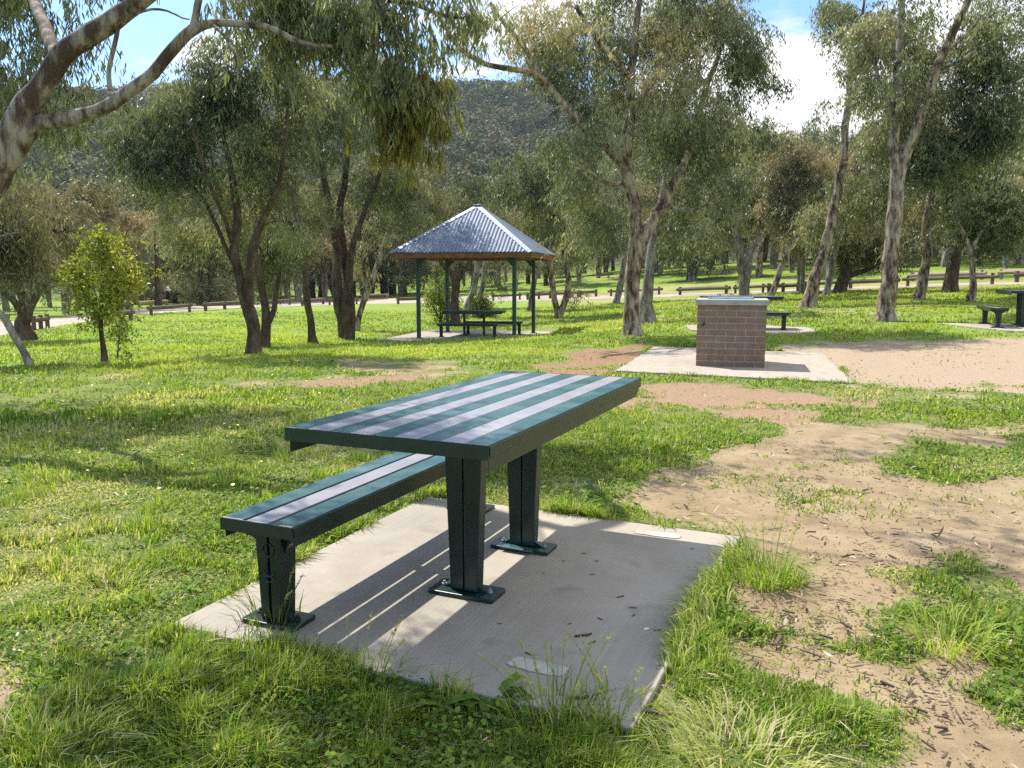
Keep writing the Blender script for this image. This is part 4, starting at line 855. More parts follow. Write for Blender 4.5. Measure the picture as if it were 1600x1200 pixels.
tree('gum_tree', 'small bushy gum with thin pale trunk left of the picnic set at the right edge', (1518, 471), [[(1517, 470, 6), (1521, 442, 5), (1519, 412, 4.5), (1515, 388, 4), (1505, 365, 3), (1495, 345, 2)], [(1517, 395, 3), (1528, 370, 2.5), (1545, 345, 2)]], [(1550, 320, 60, 45, 0, 1.1), (1510, 345, 35, 30, 0, .8), (1570, 280, 50, 40, 0, 1.0), (1545, 385, 30, 22, 0, .6, .7), (1590, 350, 35, 35, 0, .8)], 720, 44, (.12, .034), bark=M_bark, m=M_leaf, nb=150, vb=(.25, .85), spread=.2, hang=.6)
tree('gum_tree', 'gum beyond the right edge whose grey-green foliage fills the upper right corner', None, [[(1760, 540, 14), (1740, 400, 12), (1710, 250, 10), (1680, 120, 7), (1650, 20, 5)], [(1720, 290, 6), (1660, 240, 4), (1610, 210, 3)]], [(1620, 50, 55, 70, 0, 1.4), (1630, 150, 45, 50, 0, 1.2, .8), (1690, 80, 80, 100, 0, 1.5), (1590, 0, 50, 40, 0, 1.0)], 700, 42, (.13, .026), depth=24, nb=120)

# ------------------------------------------------------------------ woodland behind: a few built trees copied
def world_tree(name, h, cw, seed, m, bark, stems=2, leaf=(.36, .09), nclus=420, per=34, squat=.55, spread=.5):
    r0 = np.random.default_rng(seed); LB = []
    tr = h * .028
    for s in range(stems):
        a = r0.uniform(0, 6.28); lean = r0.uniform(.04, .16) * h; z = np.array([-.3, 0, .18, .38, .6, .85]) * h; z[0] = -.4
        P = np.stack([np.cos(a) * lean * (np.maximum(z, 0) / h) ** 1.3 + r0.normal(0, .02 * h, 6) * (z > 0), np.sin(a) * lean * (np.maximum(z, 0) / h) ** 1.3 + r0.normal(0, .02 * h, 6) * (z > 0), z], 1)
        LB.append(smooth_path(P, tr * np.array([1.3, 1.1, .8, .6, .4, .15]) / (1 + .25 * (stems - 1)), .5))
    bl = []
    for k in range(9):
        a = r0.uniform(0, 6.28); zc = h * r0.uniform(1 - squat, .95); rr = cw * .5 * r0.uniform(.1, .75); bl.append((math.cos(a) * rr, math.sin(a) * rr, zc, cw * r0.uniform(.16, .3), cw * r0.uniform(.16, .3), h * r0.uniform(.08, .14), 1))
    P = blob_points(bl, nclus, .5, .40); tw = grow(LB, P, 60, .05, .6)
    root = empty(name, (0, 0, 0)); V1, F1 = tube_arrays(LB, 9, rough=.2); V2, F2 = tube_arrays(tw, 4)
    np_mesh('trunk', np.vstack([V1, V2]), [np.vstack([F1[0], F2[0] + len(V1)])], bark, root, smooth=True)
    vb_ = np.clip(.15 + .75 * noise3(P, .35) + rng.normal(0, .06, len(P)), 0, 1)
    leaves_at(P, per, spread, leaf[0], leaf[1], 1.0, vb_, 'crown', m, root)
    return root
protos = [world_tree('gum_tree', 12, 9, 1, M_leaf, M_bark, 2), world_tree('gum_tree', 10, 8, 2, M_leafb, M_barkg, 3), world_tree('gum_tree', 13, 8, 3, M_leafd, M_barkd, 1, squat=.84),
          world_tree('gum_tree', 11, 10, 4, M_leafb, M_bark, 2, squat=.5), world_tree('gum_tree', 8, 7.5, 5, M_leaf, M_barkd, 2, squat=.93), world_tree('gum_tree', 14, 10, 6, M_leaf, M_barkg, 2)]
first = [True] * len(protos); placed_xy = []
def put(k, x, y, sc, label, group, rz=None):
    o = protos[k] if first[k] else copy_tree(protos[k]); first[k] = False
    o.location = (x, y, gz(x, y)); o.rotation_euler = (0, 0, random.uniform(0, 6.28) if rz is None else rz); o.scale = (sc, sc, sc * random.uniform(.92, 1.08)); tag(o, label, 'tree', group); placed_xy.append((x, y)); return o
zones = [ # px range, distance range, count, kinds, size, label
    ((-120, 210), (42, 66), 12, (1, 3, 0, 5), (.42, .62), 'brownish gum across the road at the far left'),
    ((200, 420), (56, 80), 14, (4, 2, 4, 3), (.5, .7), 'dense dark tree in the row beyond the road left of centre'),
    ((420, 620), (62, 88), 14, (2, 0, 1, 3), (.8, 1.1), 'gum of the wood beyond the road left of the shelter'),
    ((600, 920), (66, 95), 22, (1, 2, 0, 3), (.45, .68), 'gum of the wood beyond the lawn behind the shelter'),
    ((900, 1250), (72, 100), 20, (0, 1, 3, 5), (.75, 1.05), 'gum on the grassy rise behind the barbecue'),
    ((1180, 1480), (58, 90), 17, (1, 3, 0, 5), (.65, 1.0), 'gum on the rise between barbecue and right-hand trees'),
    ((1450, 1780), (52, 84), 16, (3, 1, 0, 5), (.65, .95), 'gum on the rise at the far right'),
]
for (x0, x1), (d0, d1), n, kinds, (s0, s1), lab in zones:
    for i in range(n):
        for att in range(12):
            px = x0 + (x1 - x0) * (i + random.random()) / n; d = random.uniform(d0, d1); x = (px - 800) / F * d
            if all((x - a) ** 2 + (d - b) ** 2 > 16 for a, b in placed_xy) and sdf(np.array([x]), np.array([d]), ROADP)[0] > 3: break
        put(random.choice(kinds), x, d, random.uniform(s0, s1), lab, lab.replace('gum ', 'gums ').replace('tree in', 'trees in'))
for (px, d, k, s, lab) in ((250, 50, 2, .62, 'rounded dark green tree beyond the road right of the yellow-green young tree'), (330, 60, 4, .8, 'bushy dark tree left of the two-stemmed gum beyond the road'), (105, 40, 3, .62, 'tall brownish gum with bare pale branches behind the yellow-green young tree'),
                       (1250, 38, 1, .62, 'reddish-leaved gum behind the leaning trunks right of the barbecue'), (1440, 45, 3, .6, 'olive gum behind the slim right-hand trunks'), (700, 44, 0, .55, 'grey-green gum behind the shelter roof'), (1160, 42, 5, .55, 'grey-green gum behind the shoot-covered trunk')):
    put(k, (px - 800) / F * d, d, s, lab, None)
rt = world_tree('red_tree', 3.2, 2.4, 9, M_red, M_barkd, 2, (.16, .06), 110, 26, .7, .16); q = G(1573, 404); rt.location = q; tag(rt, 'tiny red-leaved tree on the rise at the far right', 'tree')

# wooded hill: uncountable canopy
def canopy(name, n, r0, r1, a0, a1, seed, label, size=(3.2, 6.4), per=120, lw=(1.25, .75)):
    rg = np.random.default_rng(seed); az = rg.uniform(R(a0), R(a1), n); r = np.sqrt(rg.uniform(r0 ** 2, r1 ** 2, n)); x = r * np.sin(az); y = r * np.cos(az); z = ground(x, y)
    k = z > -50; x, y, z, r = x[k], y[k], z[k], r[k]; s = rg.uniform(*size, len(x)); h = s * rg.uniform(1.2, 2.0, len(x))
    q = rg.normal(0, 1, (len(x) * per, 3)); q /= np.linalg.norm(q, axis=1)[:, None]; q[:, 2] = np.abs(q[:, 2]) * 1.15 - .25; q *= rg.uniform(.72, 1.05, (len(q), 1))
    I = np.repeat(np.arange(len(x)), per); lump = .75 + .5 * noise3(q * 1.4 + I[:, None] * 3.1, 1.5)[:, None]; C = np.stack([x, y, z + h * .48], 1)[I] + q * lump * np.stack([s, s, s * .85], 1)[I]
    nn = q / np.linalg.norm(q, axis=1)[:, None] + rng.normal(0, .38, q.shape); A = np.cross(nn, rng.normal(0, 1, C.shape)); A /= np.linalg.norm(A, axis=1)[:, None]; Wd = np.cross(nn, A); Wd /= np.linalg.norm(Wd, axis=1)[:, None]
    tv = np.clip(.05 + .9 * rg.random(len(x)) ** 1.3, 0, 1); v = np.clip(tv[I] + rg.normal(0, .1, len(I)), 0, 1); ss = rg.uniform(.6, 1.3, len(I)) * (.8 + .3 * (r[I] / 400))
    o = leaf_mesh(name, C, A, Wd, lw[0] * ss, lw[1] * ss, v, M_leafh, None); tag(o, label, kind='stuff', cat='forest'); return o
canopy('hill_forest', 4600, 150, 475, -38, 38, 11, 'grey-green gum forest covering the whole hill behind the park')
canopy('woodland', 620, 98, 160, -38, 38, 12, 'wood at the foot of the hill beyond the park', (2.8, 4.4), 150, (.62, .34))

# ------------------------------------------------------------------ log rails, fence, small far things
def rail(a, b, rad, posts, m, label, group):
    t = empty('log_rail', ((a + b) / 2), label=label, cat='log rail', group=group); c = (a + b) / 2
    P = [a + (b - a) * s for s in (0, .3, .6, 1)]; h = .33
    mb = MB(); mb.tube([(p - c) + np.array([0, 0, h + random.uniform(-.012, .012)]) for p in P], [rad, rad * 1.04, rad * .97, rad], 9); mb.build('log', m, t)
    for s in posts:
        p = a + (b - a) * s - c; mb = MB(); mb.tube([p + np.array([.0, .0, -.2]), p + np.array([0, 0, .48])], rad * .85, 9); mb.build('post', m, t)
RP = [((52, 516), (76, 512)), ((148, 508), (208, 500)), ((232, 493), (300, 487)), ((317, 486), (382, 481)), ((412, 480), (455, 476)), ((470, 478), (507, 475)), ((512, 476.5), (560, 475)), ((620, 475), (656, 474)), ((768, 470), (815, 468)), ((822, 468.5), (862, 466)), ((866, 466.5), (905, 464.5)), ((905, 464.5), (933, 463)), ((950, 463), (1035, 460)), ((1058, 461), (1140, 459)), ((1146, 458.5), (1195, 457)), ((1198, 457), (1250, 455)), ((1254, 454), (1320, 451)), ((1324, 451), (1405, 448)), ((1410, 447.5), (1560, 444)), ((1584, 441), (1660, 439))]
for i, (a, b) in enumerate(RP):
    side = 'on the left part of the near road edge' if a[0] < 600 else ('behind the shelter and forked gum' if a[0] < 1000 else 'along the road right of the forked gum')
    rail(G(*a), G(*b), .085 + .02 * (i % 2), (.06, .94) if i % 3 else (.06, .5, .94), M_wood, 'low weathered log rail ' + side, 'near-side log rails ' + side)
RP2 = [((215, 481), (262, 477)), ((280, 476), (333, 472)), ((335, 472), (378, 469)), ((400, 470), (470, 468)), ((571, 467), (606, 467)), ((1420, 440), (1540, 437)), ((1560, 436.5), (1640, 435.5))]
for i, (a, b) in enumerate(RP2): rail(G(*a), G(*b), .11, (.05, .95), M_woodp, 'pale log rail along the far side of the road', 'far-side log rails')
# small far shed
def shed():
    q = G(262, 473); t = empty('shed', q + np.array([0, 0, 0]), .1, label='low park shed with pale green roof beyond the road at left', cat='shed')
    mb = MB(); mb.box((0, 0, .55), (5.2, 3.0, 1.3)); mb.build('wall', M_black, t)
    mb = MB(); mb.prism([(-1.9, 1.1), (1.9, 1.1), (1.9, 1.2), (0, 1.75), (-1.9, 1.2)], 'x', -2.9, 2.9); mb.build('roof', M_shed, t)
shed()
for i, px in enumerate((905, 928, 952, 975)):
    q = G(px, 419 - (px - 905) * .02); o = MB(); o.tube([(0, 0, -.2), (0, 0, 1.25)], .07, 6); o.tube([(0, 0, 1.25), (0, 0, 1.28)], .05, 6); ob = o.build('fence_post', M_woodp); ob.location = q
    tag(ob, 'thin pale fence post on the rise left of the large forked gum', 'fence post', 'pale fence posts on the rise')
def sign():
    q = G(1291, 445); t = empty('park_post', q, label='thin upright post with small red plate on the rise between the leaning gums', cat='post')
    mb = MB(); mb.tube([(0, 0, -.2), (0, 0, 2.6)], .05, 8); mb.build('pole', M_wire, t); mb = MB(); mb.box((0, 0, 2.3), (.5, .03, .8)); mb.build('plate', M_timber, t, bevel=.01)
sign()
def car():
    q = G(1592, 403); t = empty('parked_car', q, .1, label='pale green-white car half seen on the rise at the right edge', cat='car')
    mb = MB(); mb.prism([(-2.1, .3), (2.1, .3), (2.15, .75), (1.3, .85), (.8, 1.35), (-1.1, 1.38), (-1.8, .95), (-2.15, .85)], 'y', -.85, .85); mb.build('body', M_shed, t, bevel=.08, smooth=False)
    mb = MB(); mb.prism([(-1.55, .92), (1.05, .9), (.72, 1.28), (-1.0, 1.3)], 'y', -.87, .87); mb.build('window', M_black, t)
    for x in (-1.3, 1.3):
        for y in (-.8, .8):
            mb = MB(); mb.tube([(x, y - .1, .32), (x, y + .1, .32)], .32, 16); mb.build('wheel', M_black, t)
car()

# ------------------------------------------------------------------ grass
def tuft_arrays(C, h, w, lean, az, v, curl=.35):
    n = len(C); d = np.stack([np.cos(az), np.sin(az), np.zeros(n)], 1); s = np.stack([-np.sin(az + rng.normal(0, .6, n)), np.cos(az), np.zeros(n)], 1)
    up = np.array([0, 0, 1.0]); h_ = h[:, None]; l_ = lean[:, None]
    m = C + d * h_ * l_ * .35 + up * h_ * .55; t = C + d * h_ * l_ + up * h_ * (1 - curl * l_); ww = w[:, None] / 2
    V = np.stack([C - s * ww, C + s * ww, m + s * ww * .8, m - s * ww * .8, t], 1).reshape(-1, 3); i = np.arange(n)[:, None] * 5
    return V, i + np.array([[0, 1, 2, 3]]), i + np.array([[3, 2, 4]]), np.repeat(v, 5)
def exclusion(x, y, pad=0.0):
    k = np.ones(x.shape, bool)
    for V in (SLAB, BSLAB, GSLAB, RSLAB, CSLAB, ROADP): k &= sdf(x, y, V) > pad
    return k
def grass(n, r0, r1, seed):
    rg = np.random.default_rng(seed); r = np.exp(rg.uniform(math.log(r0), math.log(r1), n)); a = rg.uniform(R(-41), R(41), n); x = r * np.sin(a); y = r * np.cos(a)
    d, rd, dy = masks(x, y); nz = noise2(x, y, 1.1, 40.0, 3); nf = noise2(x, y, 5.5, 43.0, 2); nl = noise2(x, y, .35, 47.0, 3)
    dd = d + (nf - .5) * 1.3; pk_ = np.clip(1.08 - dd * 1.35, 0, 1) ** 1.6; pk_ = np.maximum(pk_, .025 * (nz > .5)); keep = (rg.random(n) < pk_ * (.34 + 1.1 * sstep(.34, .56, nz * .6 + nf * .4))) & exclusion(x, y, .0)
    x, y, r, nz, nf, d, nl = [q[keep] for q in (x, y, r, nz, nf, d, nl)]; m = len(x)
    z = ground(x, y) - .01 + (noise2(x, y, 2.2, 31.0, 3) - .5) * .035
    h = (.018 + .045 * sstep(.4, .75, nf) + .025 * sstep(.5, .7, nz)) * rg.uniform(.5, 1.6, m) * (1 - .6 * np.clip(d * 1.5, 0, 1)) * (1 + .25 * sstep(8, 25, r))
    wd = (.0016 + .00115 * r) * rg.uniform(.7, 1.4, m); lean = np.abs(rg.normal(.45, .4, m)); az = rg.uniform(0, 6.283, m) * .6 + nl * 14
    v = .47 + .7 * (nl - .5) + .35 * (nf - .5) + rg.normal(0, .15, m) + .03 * sstep(8, 20, r); dryk = rg.random(m) < (.15 + .45 * sstep(.55, .7, noise2(x, y, .8, 60.0, 2)) * (r < 10)); v = np.where(dryk, rg.uniform(.82, 1, m), np.clip(v, 0, .8))
    return tuft_arrays(np.stack([x, y, z], 1), h, wd, lean, az, v)
def merge_blades(parts):
    V = []; Q = []; T = []; A = []; n = 0
    for v, q, t, a in parts: V.append(v); Q.append(q + n); T.append(t + n); A.append(a); n += len(v)
    return np.vstack(V), [np.vstack(Q), np.vstack(T)], np.concatenate(A)
def turf(n):
    rg = np.random.default_rng(303); r = np.exp(rg.uniform(math.log(1.5), math.log(9), n)); a = rg.uniform(R(-41), R(41), n); x = r * np.sin(a); y = r * np.cos(a)
    d, _, _ = masks(x, y); nf = noise2(x, y, 9, 93.0, 2); keep = (rg.random(n) < np.clip(1.1 - (d + (nf - .5) * .8) * 1.7, 0, 1)) & exclusion(x, y, .0) & (noise2(x, y, 2.4, 94.0, 3) > .40); x, y, r = x[keep], y[keep], r[keep]; m = len(x)
    z = ground(x, y) - .004 + (noise2(x, y, 2.2, 31.0, 3) - .5) * .035; dk = noise2(x, y, 1.5, 95.0, 3)
    v = np.where(rg.random(m) < .12 + .5 * sstep(.52, .66, dk), rg.uniform(.8, 1, m), np.clip(rg.normal(.36, .18, m), 0, .78))
    return tuft_arrays(np.stack([x, y, z], 1), rg.uniform(.010, .034, m), (.0022 + .0011 * r) * rg.uniform(.7, 1.4, m), np.abs(rg.normal(.9, .5, m)), rg.uniform(0, 6.283, m), v)
def fringe(n):
    parts = []
    for Vp, m in ((SLAB, n), (BSLAB, n // 3)):
        e = np.roll(Vp, -1, 0) - Vp; ln = np.linalg.norm(e, axis=1); k = rng.choice(4, m, p=ln / ln.sum()); t = rng.random(m)[:, None]; p = Vp[k] + e[k] * t; o = p - Vp.mean(0); o /= np.linalg.norm(o, axis=1)[:, None]
        p = p + o * (np.abs(rng.normal(0, .045, m)) - np.where(k == 1, .02, .005))[:, None]; x, y = p[:, 0], p[:, 1]; keep = (rng.random(m) < sstep(.36, .58, noise2(x, y, 2.6, 80.0, 3))) & (masks(x, y)[0] < .6); x, y, o = x[keep], y[keep], o[keep]; m = len(x)
        h = rng.uniform(.03, .11, m) * (.5 + noise2(x, y, 3.5, 82.0, 2)); az = np.arctan2(-o[:, 1], -o[:, 0]) + rng.normal(0, 1.0, m)
        v = np.where(rng.random(m) < .25, rng.uniform(.8, 1, m), np.clip(rng.normal(.4, .16, m), 0, .78)); z = ground(x, y) - .03 + .03 * (Vp is SLAB)
        parts.append(tuft_arrays(np.stack([x, y, np.full(len(x), -.024) if Vp is SLAB else z], 1), h, .0022 + .001 * np.hypot(x, y) * rng.uniform(.7, 1.2, m), np.abs(rng.normal(.6, .35, m)), az, v))
    return parts
V, Fs, A = merge_blades(fringe(16000) + [turf(420000), grass(820000, 1.5, 42, 101), grass(200000, 1.4, 6, 102)])
tag(np_mesh('lawn_grass', V, Fs, M_grass, attrs={'v': A}), 'short green grass growing over the lawn', 'grass', kind='stuff')

# clover and flat weeds among the grass
def clover(n, seed):
    rg = np.random.default_rng(seed); r = np.exp(rg.uniform(math.log(1.5), math.log(14), n)); a = rg.uniform(R(-41), R(41), n); x = r * np.sin(a); y = r * np.cos(a)
    d, _, _ = masks(x, y); k = (noise2(x, y, 1.3, 77.0, 3) > .53) & (d < .45) & exclusion(x, y, .01); x, y, r = x[k], y[k], r[k]; m = len(x)
    z = ground(x, y) + rg.uniform(.01, .05, m); s = (.005 + .0009 * r) * rg.uniform(.7, 1.4, m); az = rg.uniform(0, 6.28, m); tl = rg.normal(0, .35, (m, 2)); C = np.stack([x, y, z], 1); Vv = []
    for j in range(6):
        aa = az + j * math.pi / 3; dx = np.cos(aa) * s; dy_ = np.sin(aa) * s; Vv.append(C + np.stack([dx, dy_, dx * tl[:, 0] + dy_ * tl[:, 1]], 1))
    V = np.stack(Vv, 1).reshape(-1, 3); return np_mesh('clover', V, [np.arange(m * 6).reshape(m, 6)], M_grass, attrs={'v': np.repeat(rg.uniform(.02, .4, m), 6)})
tag(clover(60000, 201), 'low clover and small flat weeds among the grass', 'ground cover', kind='stuff')

# yellow daisies in the lawn
def flowers():
    rg = np.random.default_rng(5); P = []
    while len(P) < 130:
        px, py = rg.uniform(0, 760), rg.uniform(585, 780)
        if rg.random() < (1.0 if py < 690 else .35) and not (440 < px < 800 and py > 600 and px > 445 + (672 - py) * 2):
            q = G(px, py)
            if exclusion(q[:1], q[1:2])[0]: P.append(q)
    C = np.array(P) + np.array([0, 0, .06]); m = len(C); Vv = []; s = rg.uniform(.007, .013, m)
    for j in range(8): a = j * math.pi / 4; Vv.append(C + np.stack([np.cos(a) * s, np.sin(a) * s, np.sin(a + C[:, 0] * 30) * s * .3], 1))
    m_, t_, b_ = mat('yellow_petal'); b_.inputs['Base Color'].default_value = (.75, .58, .02, 1)
    tag(np_mesh('lawn_flowers', np.stack(Vv, 1).reshape(-1, 3), [np.arange(m * 8).reshape(m, 8)], m_), 'tiny yellow flowers scattered through the lawn', 'flowers', kind='stuff')
flowers()

# tall single tufts
def tall_tuft(px, py, n, h, rad, label, seeds=10, v0=.35, lean=.8, name='grass_tuft', xy=None):
    q = G(px, py); m = n; a = rng.uniform(0, 6.283, m); rr = rad * np.sqrt(rng.random(m)); C = np.stack([np.cos(a) * rr, np.sin(a) * rr, np.zeros(m) - .01], 1)
    az = a + rng.normal(0, .5, m); V, Q, T, A = tuft_arrays(C, h * rng.uniform(.4, 1.1, m), rng.uniform(.003, .0055, m), np.abs(rng.normal(lean, .3, m)), az, np.clip(rng.normal(v0, .16, m), 0, 1))
    o = empty(name, q, label=label, cat='grass tuft'); np_mesh('blades', V, [Q, T], M_grass, o, attrs={'v': A})
    if seeds:
        VV = []; FF = []; n0 = 0; tubes = []; HC = []
        for s in range(seeds):
            aa = rng.uniform(0, 6.283); ll = rng.uniform(.15, .75); H = h * rng.uniform(1.2, 1.9); t = np.linspace(0, 1, 8)[:, None]; d = np.array([[math.cos(aa), math.sin(aa), 0]])
            P = d * (rad * .5 + H * ll * t ** 1.7) + np.array([[0, 0, 1]]) * H * t * (1 - .18 * t * ll); tubes.append((P, np.linspace(.0013, .0007, 8))); k = 26; u = rng.uniform(.72, 1, k)
            HC.append(np.stack([np.interp(u, t[:, 0], P[:, j]) for j in range(3)], 1))
        V1, F1 = tube_arrays(tubes, 4); HC = np.vstack(HC); m2 = len(HC); Aa = rng.normal(0, .6, (m2, 3)); Aa[:, 2] += 1.3; Aa /= np.linalg.norm(Aa, axis=1)[:, None]; Wd = np.cross(Aa, rng.normal(0, 1, (m2, 3))); Wd /= np.linalg.norm(Wd, axis=1)[:, None]
        V2 = np.stack([HC, HC + Aa * .006 + Wd * .0016, HC + Aa * .013, HC + Aa * .006 - Wd * .0016], 1).reshape(-1, 3)
        np_mesh('seed_heads', np.vstack([V1, V2]), [np.vstack([F1[0], np.arange(m2 * 4).reshape(m2, 4) + len(V1)])], M_grass, o, attrs={'v': np.r_[np.full(len(V1), .55), np.full(len(V2), .8)]})
    return o
tall_tuft(1195, 905, 420, .17, .15, 'large spiky grass tuft spilling over the right corner of the near slab', 14, .42)
tall_tuft(425, 985, 90, .17, .10, 'tall seeding grass in front of the near bench leg', 9, .35, .5)
tall_tuft(555, 1075, 160, .13, .16, 'shaded grass clump with thin stalks at the front slab edge below the bench', 8, .3)
tall_tuft(870, 1140, 200, .15, .14, 'tall seeding grass at the front edge of the slab near its right corner', 16, .35, .6)
tall_tuft(960, 1120, 90, .12, .08, 'small seeding grass at the front right corner of the slab', 10, .5, .5)
tall_tuft(225, 830, 130, .16, .08, 'upright wispy grass tuft on the lawn left of the bench', 5, .5, .35)
tall_tuft(1150, 1190, 420, .11, .22, 'pale dry grass clump at the bottom edge right of the slab', 4, .82, 1.0)
tall_tuft(180, 930, 200, .12, .14, 'pale grass tuft in the lawn left of the slab corner', 3, .7, .9)
tall_tuft(1480, 1010, 220, .16, .12, 'long arching grass tuft on bare ground at lower right', 3, .55, 1.0)
tall_tuft(1580, 1010, 260, .14, .16, 'broad dark grass tuft at the lower right edge', 3, .25, .8)
tall_tuft(60, 1190, 260, .14, .18, 'dry mixed grass tuft at the bottom left corner', 3, .8, .9)
tall_tuft(1290, 800, 14, .06, .03, 'few thin seed stalks standing in the bare sand beyond the slab', 7, .6, .5)
tall_tuft(330, 1190, 220, .12, .16, 'grass clump at the bottom edge below the slab corner', 4, .4, .9)
def weed(px, py, label, n=22, L_=.13, wd=.022, mt=M_grass, v0=.2):
    q = G(px, py); a = np.sort(rng.uniform(0, 6.283, n)); d = np.stack([np.cos(a), np.sin(a), np.zeros(n)], 1); s = np.stack([-np.sin(a), np.cos(a), np.zeros(n)], 1); l = rng.uniform(.55, 1.15, n)[:, None] * L_; u = np.array([0, 0, 1.0]); k = rng.uniform(.25, .8, (n, 1))
    p = [d * .008, d * l * .35 + u * l * k * .45, d * l * .7 + u * l * k * .6, d * l + u * l * k * .35]; ws = [.25, .8, 1, .1]; V = []
    for pp, w_ in zip(p, ws): V += [pp - s * wd / 2 * w_, pp + u * -.004 * w_, pp + s * wd / 2 * w_]
    V = np.stack(V, 1).reshape(-1, 3); i = np.arange(n)[:, None] * 12; Fs = []
    for r in range(3):
        for c in range(2): Fs.append(i + np.array([[r * 3 + c, r * 3 + c + 1, r * 3 + c + 4, r * 3 + c + 3]]))
    o = np_mesh('weed', V, [np.vstack(Fs)], mt, smooth=True, attrs={'v': np.repeat(np.clip(rng.normal(v0, .1, n), 0, 1), 12)}); o.location = q; tag(o, label, 'weed')
weed(905, 795, 'rosette of long narrow weed leaves at the back edge of the near slab', 30, .16, .018)
weed(765, 1100, 'broad-leaved dark weed at the front edge of the slab', 20, .13, .04, v0=.12)
weed(700, 1110, 'smaller broad-leaved weed left of the dark one at the front slab edge', 14, .10, .034, v0=.2)
weed(300, 920, 'flat green rosette weed left of the slab corner', 16, .10, .026, v0=.3)
weed(285, 725, 'broad rosette weed in the shaded lawn left of the table', 18, .12, .022, v0=.3)
weed(260, 735, 'smaller rosette weed in the shaded lawn left of the table', 14, .1, .022, v0=.25)
weed(1575, 985, 'broad-leaved weed at the right edge on bare ground', 18, .14, .035, v0=.25)

# ------------------------------------------------------------------ litter: twigs, bark chips
def litter(n, seed):
    rg = np.random.default_rng(seed); V = []; Fq = []; k = 0
    cent = [(1250, 890, 1.0), (1400, 860, .9), (1300, 960, .7), (1500, 900, .8), (1250, 730, .5), (1400, 740, .5), (1130, 980, .35), (1450, 1080, .8), (1350, 560, .5), (1550, 1090, .7), (1270, 720, .3), (1500, 720, .3), (1150, 1040, .4), (400, 1100, .5), (1250, 1140, .6)]
    mb = MB()
    for i in range(n):
        if i % 3: cx, cy, w_ = cent[rg.integers(len(cent))]; px, py = cx + rg.normal(0, 75), cy + rg.normal(0, 26)
        else: px, py = rg.uniform(950, 1600), rg.uniform(660, 1200)
        if py > 1230 or py < 545: continue
        d = raydir(px, py); t = (-.03 - CH) / d[2]; x, y = d[0] * t, d[1] * t
        if sdf(np.array([x]), np.array([y]), SLAB)[0] < .01 or y > 13 or y < 1: continue
        z = gz(x, y) - .002 + random.random() * .012
        L_ = min(.075, rg.lognormal(-4.6, .75)); th_ = L_ * rg.uniform(.06, .16) if L_ < .06 else rg.uniform(.002, .005); a = rg.uniform(0, 6.28) ; M = Matrix.Rotation(a, 3, 'Z') @ Matrix.Rotation(rg.normal(0, .15), 3, 'Y')
        mb.box((x, y, z + th_), (L_, max(.003, th_ * 1.5), max(.002, th_)), M)
    return mb.build('bark_litter', M_twig)
tag(litter(3200, 8), 'scattered twigs and bark chips on the bare ground', 'litter', kind='stuff')
def leaf_litter(n):
    rg = np.random.default_rng(18); r = np.exp(rg.uniform(math.log(1.7), math.log(9), n)); a = rg.uniform(R(-36), R(36), n); x = r * np.sin(a); y = r * np.cos(a); k = sdf(x, y, SLAB) > .02; x, y = x[k], y[k]; k = (noise2(x, y, .9, 90.0, 3) > .48); x, y = x[k], y[k]; m = len(x)
    C = np.stack([x, y, ground(x, y) + .004 + rg.random(m) * .02], 1); A = rg.normal(0, 1, (m, 3)); A[:, 2] *= .2; A /= np.linalg.norm(A, axis=1)[:, None]; Wd = np.cross(A, np.array([[0, 0, 1.0]]) + rg.normal(0, .2, (m, 3))); Wd /= np.linalg.norm(Wd, axis=1)[:, None]
    return leaf_mesh('fallen_leaves', C, A, Wd, rg.uniform(.03, .08, m), rg.uniform(.006, .013, m), rg.random(m), M_dead, None, 2)
M_dead = leaf_mat('dead_leaf', [(0, (.12, .07, .04)), (.4, (.26, .17, .10)), (.8, (.42, .33, .24)), (1, (.55, .50, .45))], rough=.7, trans=.1)
tag(leaf_litter(2600), 'dry fallen gum leaves on the ground', 'leaf litter', kind='stuff')
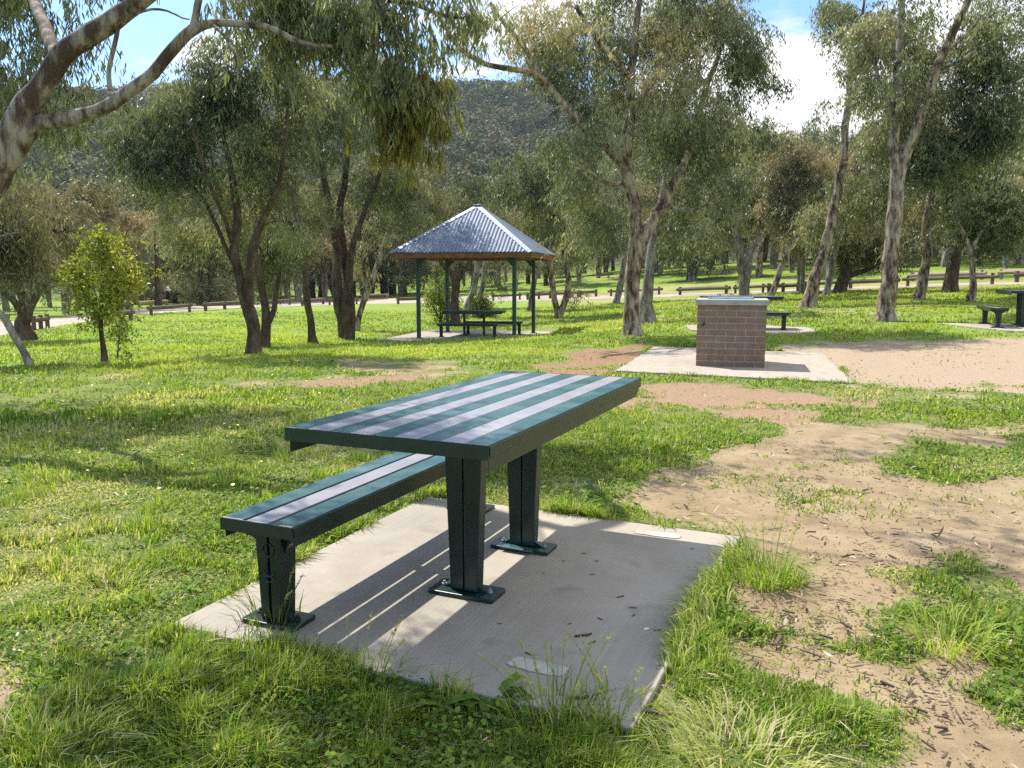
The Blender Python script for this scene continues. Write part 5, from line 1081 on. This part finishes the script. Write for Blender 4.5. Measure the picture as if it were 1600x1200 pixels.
# countable twigs and scraps on the slab
k = 0
mbs = MB()
for (px, py, L_, a) in [(969, 933, .03, .5), (988, 950, .025, -.1), (937, 967, .02, -.9), (910, 994, .055, .25), (925, 1005, .03, .7), (1028, 985, .03, .4), (1045, 987, .03, -.2), (1070, 976, .09, .3), (1078, 950, .04, .0), (1063, 1000, .03, .2), (1052, 1009, .025, -.9), (1067, 1011, .04, -.7), (1085, 975, .05, .5), (1025, 1115, .07, -.3), (826, 1022, .03, -.7), (820, 1038, .02, 0), (912, 865, .02, .2), (925, 898, .02, 0), (932, 877, .015, 0), (880, 877, .012, 0), (849, 896, .01, 0), (1081, 858, .015, 0), (890, 975, .012, .3), (780, 975, .012, 0), (1058, 992, .05, 0), (990, 962, .02, 1.0), (900, 1092, .06, .1), (1030, 1040, .015, 0)]:
    d = raydir(px, py); t = -CH / d[2]; x, y = d[0] * t, d[1] * t; th_ = max(.0022, L_ * .1)
    mbs.box((x, y, th_ * .5 + .0005), (L_, th_ * 1.6, th_), Matrix.Rotation(a, 3, 'Z')); mbs.box((x + math.cos(a) * L_ * .45, y + math.sin(a) * L_ * .45, th_ * .5 + .001), (L_ * .5, th_ * 1.1, th_ * .8), Matrix.Rotation(a + .5, 3, 'Z'))
tag(mbs.build('slab_twigs', M_twig), 'small dark twigs and bark bits lying on the near slab', 'twigs', kind='stuff')
M_white = paint('white_scrap', (.75, .78, .8), .6)
for px, py, lab in ((1083, 999, 'small pale blue-white scrap at the right edge of the near slab'), (1010, 983, 'thin white bird-dropping shaped scrap on the near slab')):
    d = raydir(px, py); t = -CH / d[2]; mb = MB(); mb.prism([(-.013, -.004), (.002, -.007), (.014, 0), (.006, .006), (-.008, .005)], 'z', 0.0006, .003); o = mb.build('paper_scrap', M_white); o.location = (d[0] * t, d[1] * t, 0); o.rotation_euler = (0, 0, .4); tag(o, lab, 'scrap')

# ------------------------------------------------------------------ air
mb = MB(); mb.box((0, 0, 30), (2800, 2800, 230)); hz = mb.build('haze', None)
m_ = bpy.data.materials.new('haze'); m_.use_nodes = True; m_.node_tree.nodes.clear(); o_ = m_.node_tree.nodes.new('ShaderNodeOutputMaterial'); pv = m_.node_tree.nodes.new('ShaderNodeVolumePrincipled')
pv.inputs['Color'].default_value = (.80, .88, 1, 1); pv.inputs['Density'].default_value = HAZE; pv.inputs['Anisotropy'].default_value = .3
m_.node_tree.links.new(pv.outputs[0], o_.inputs['Volume']); hz.data.materials.append(m_); tag(hz, 'thin bluish air over the park and hill', kind='stuff')
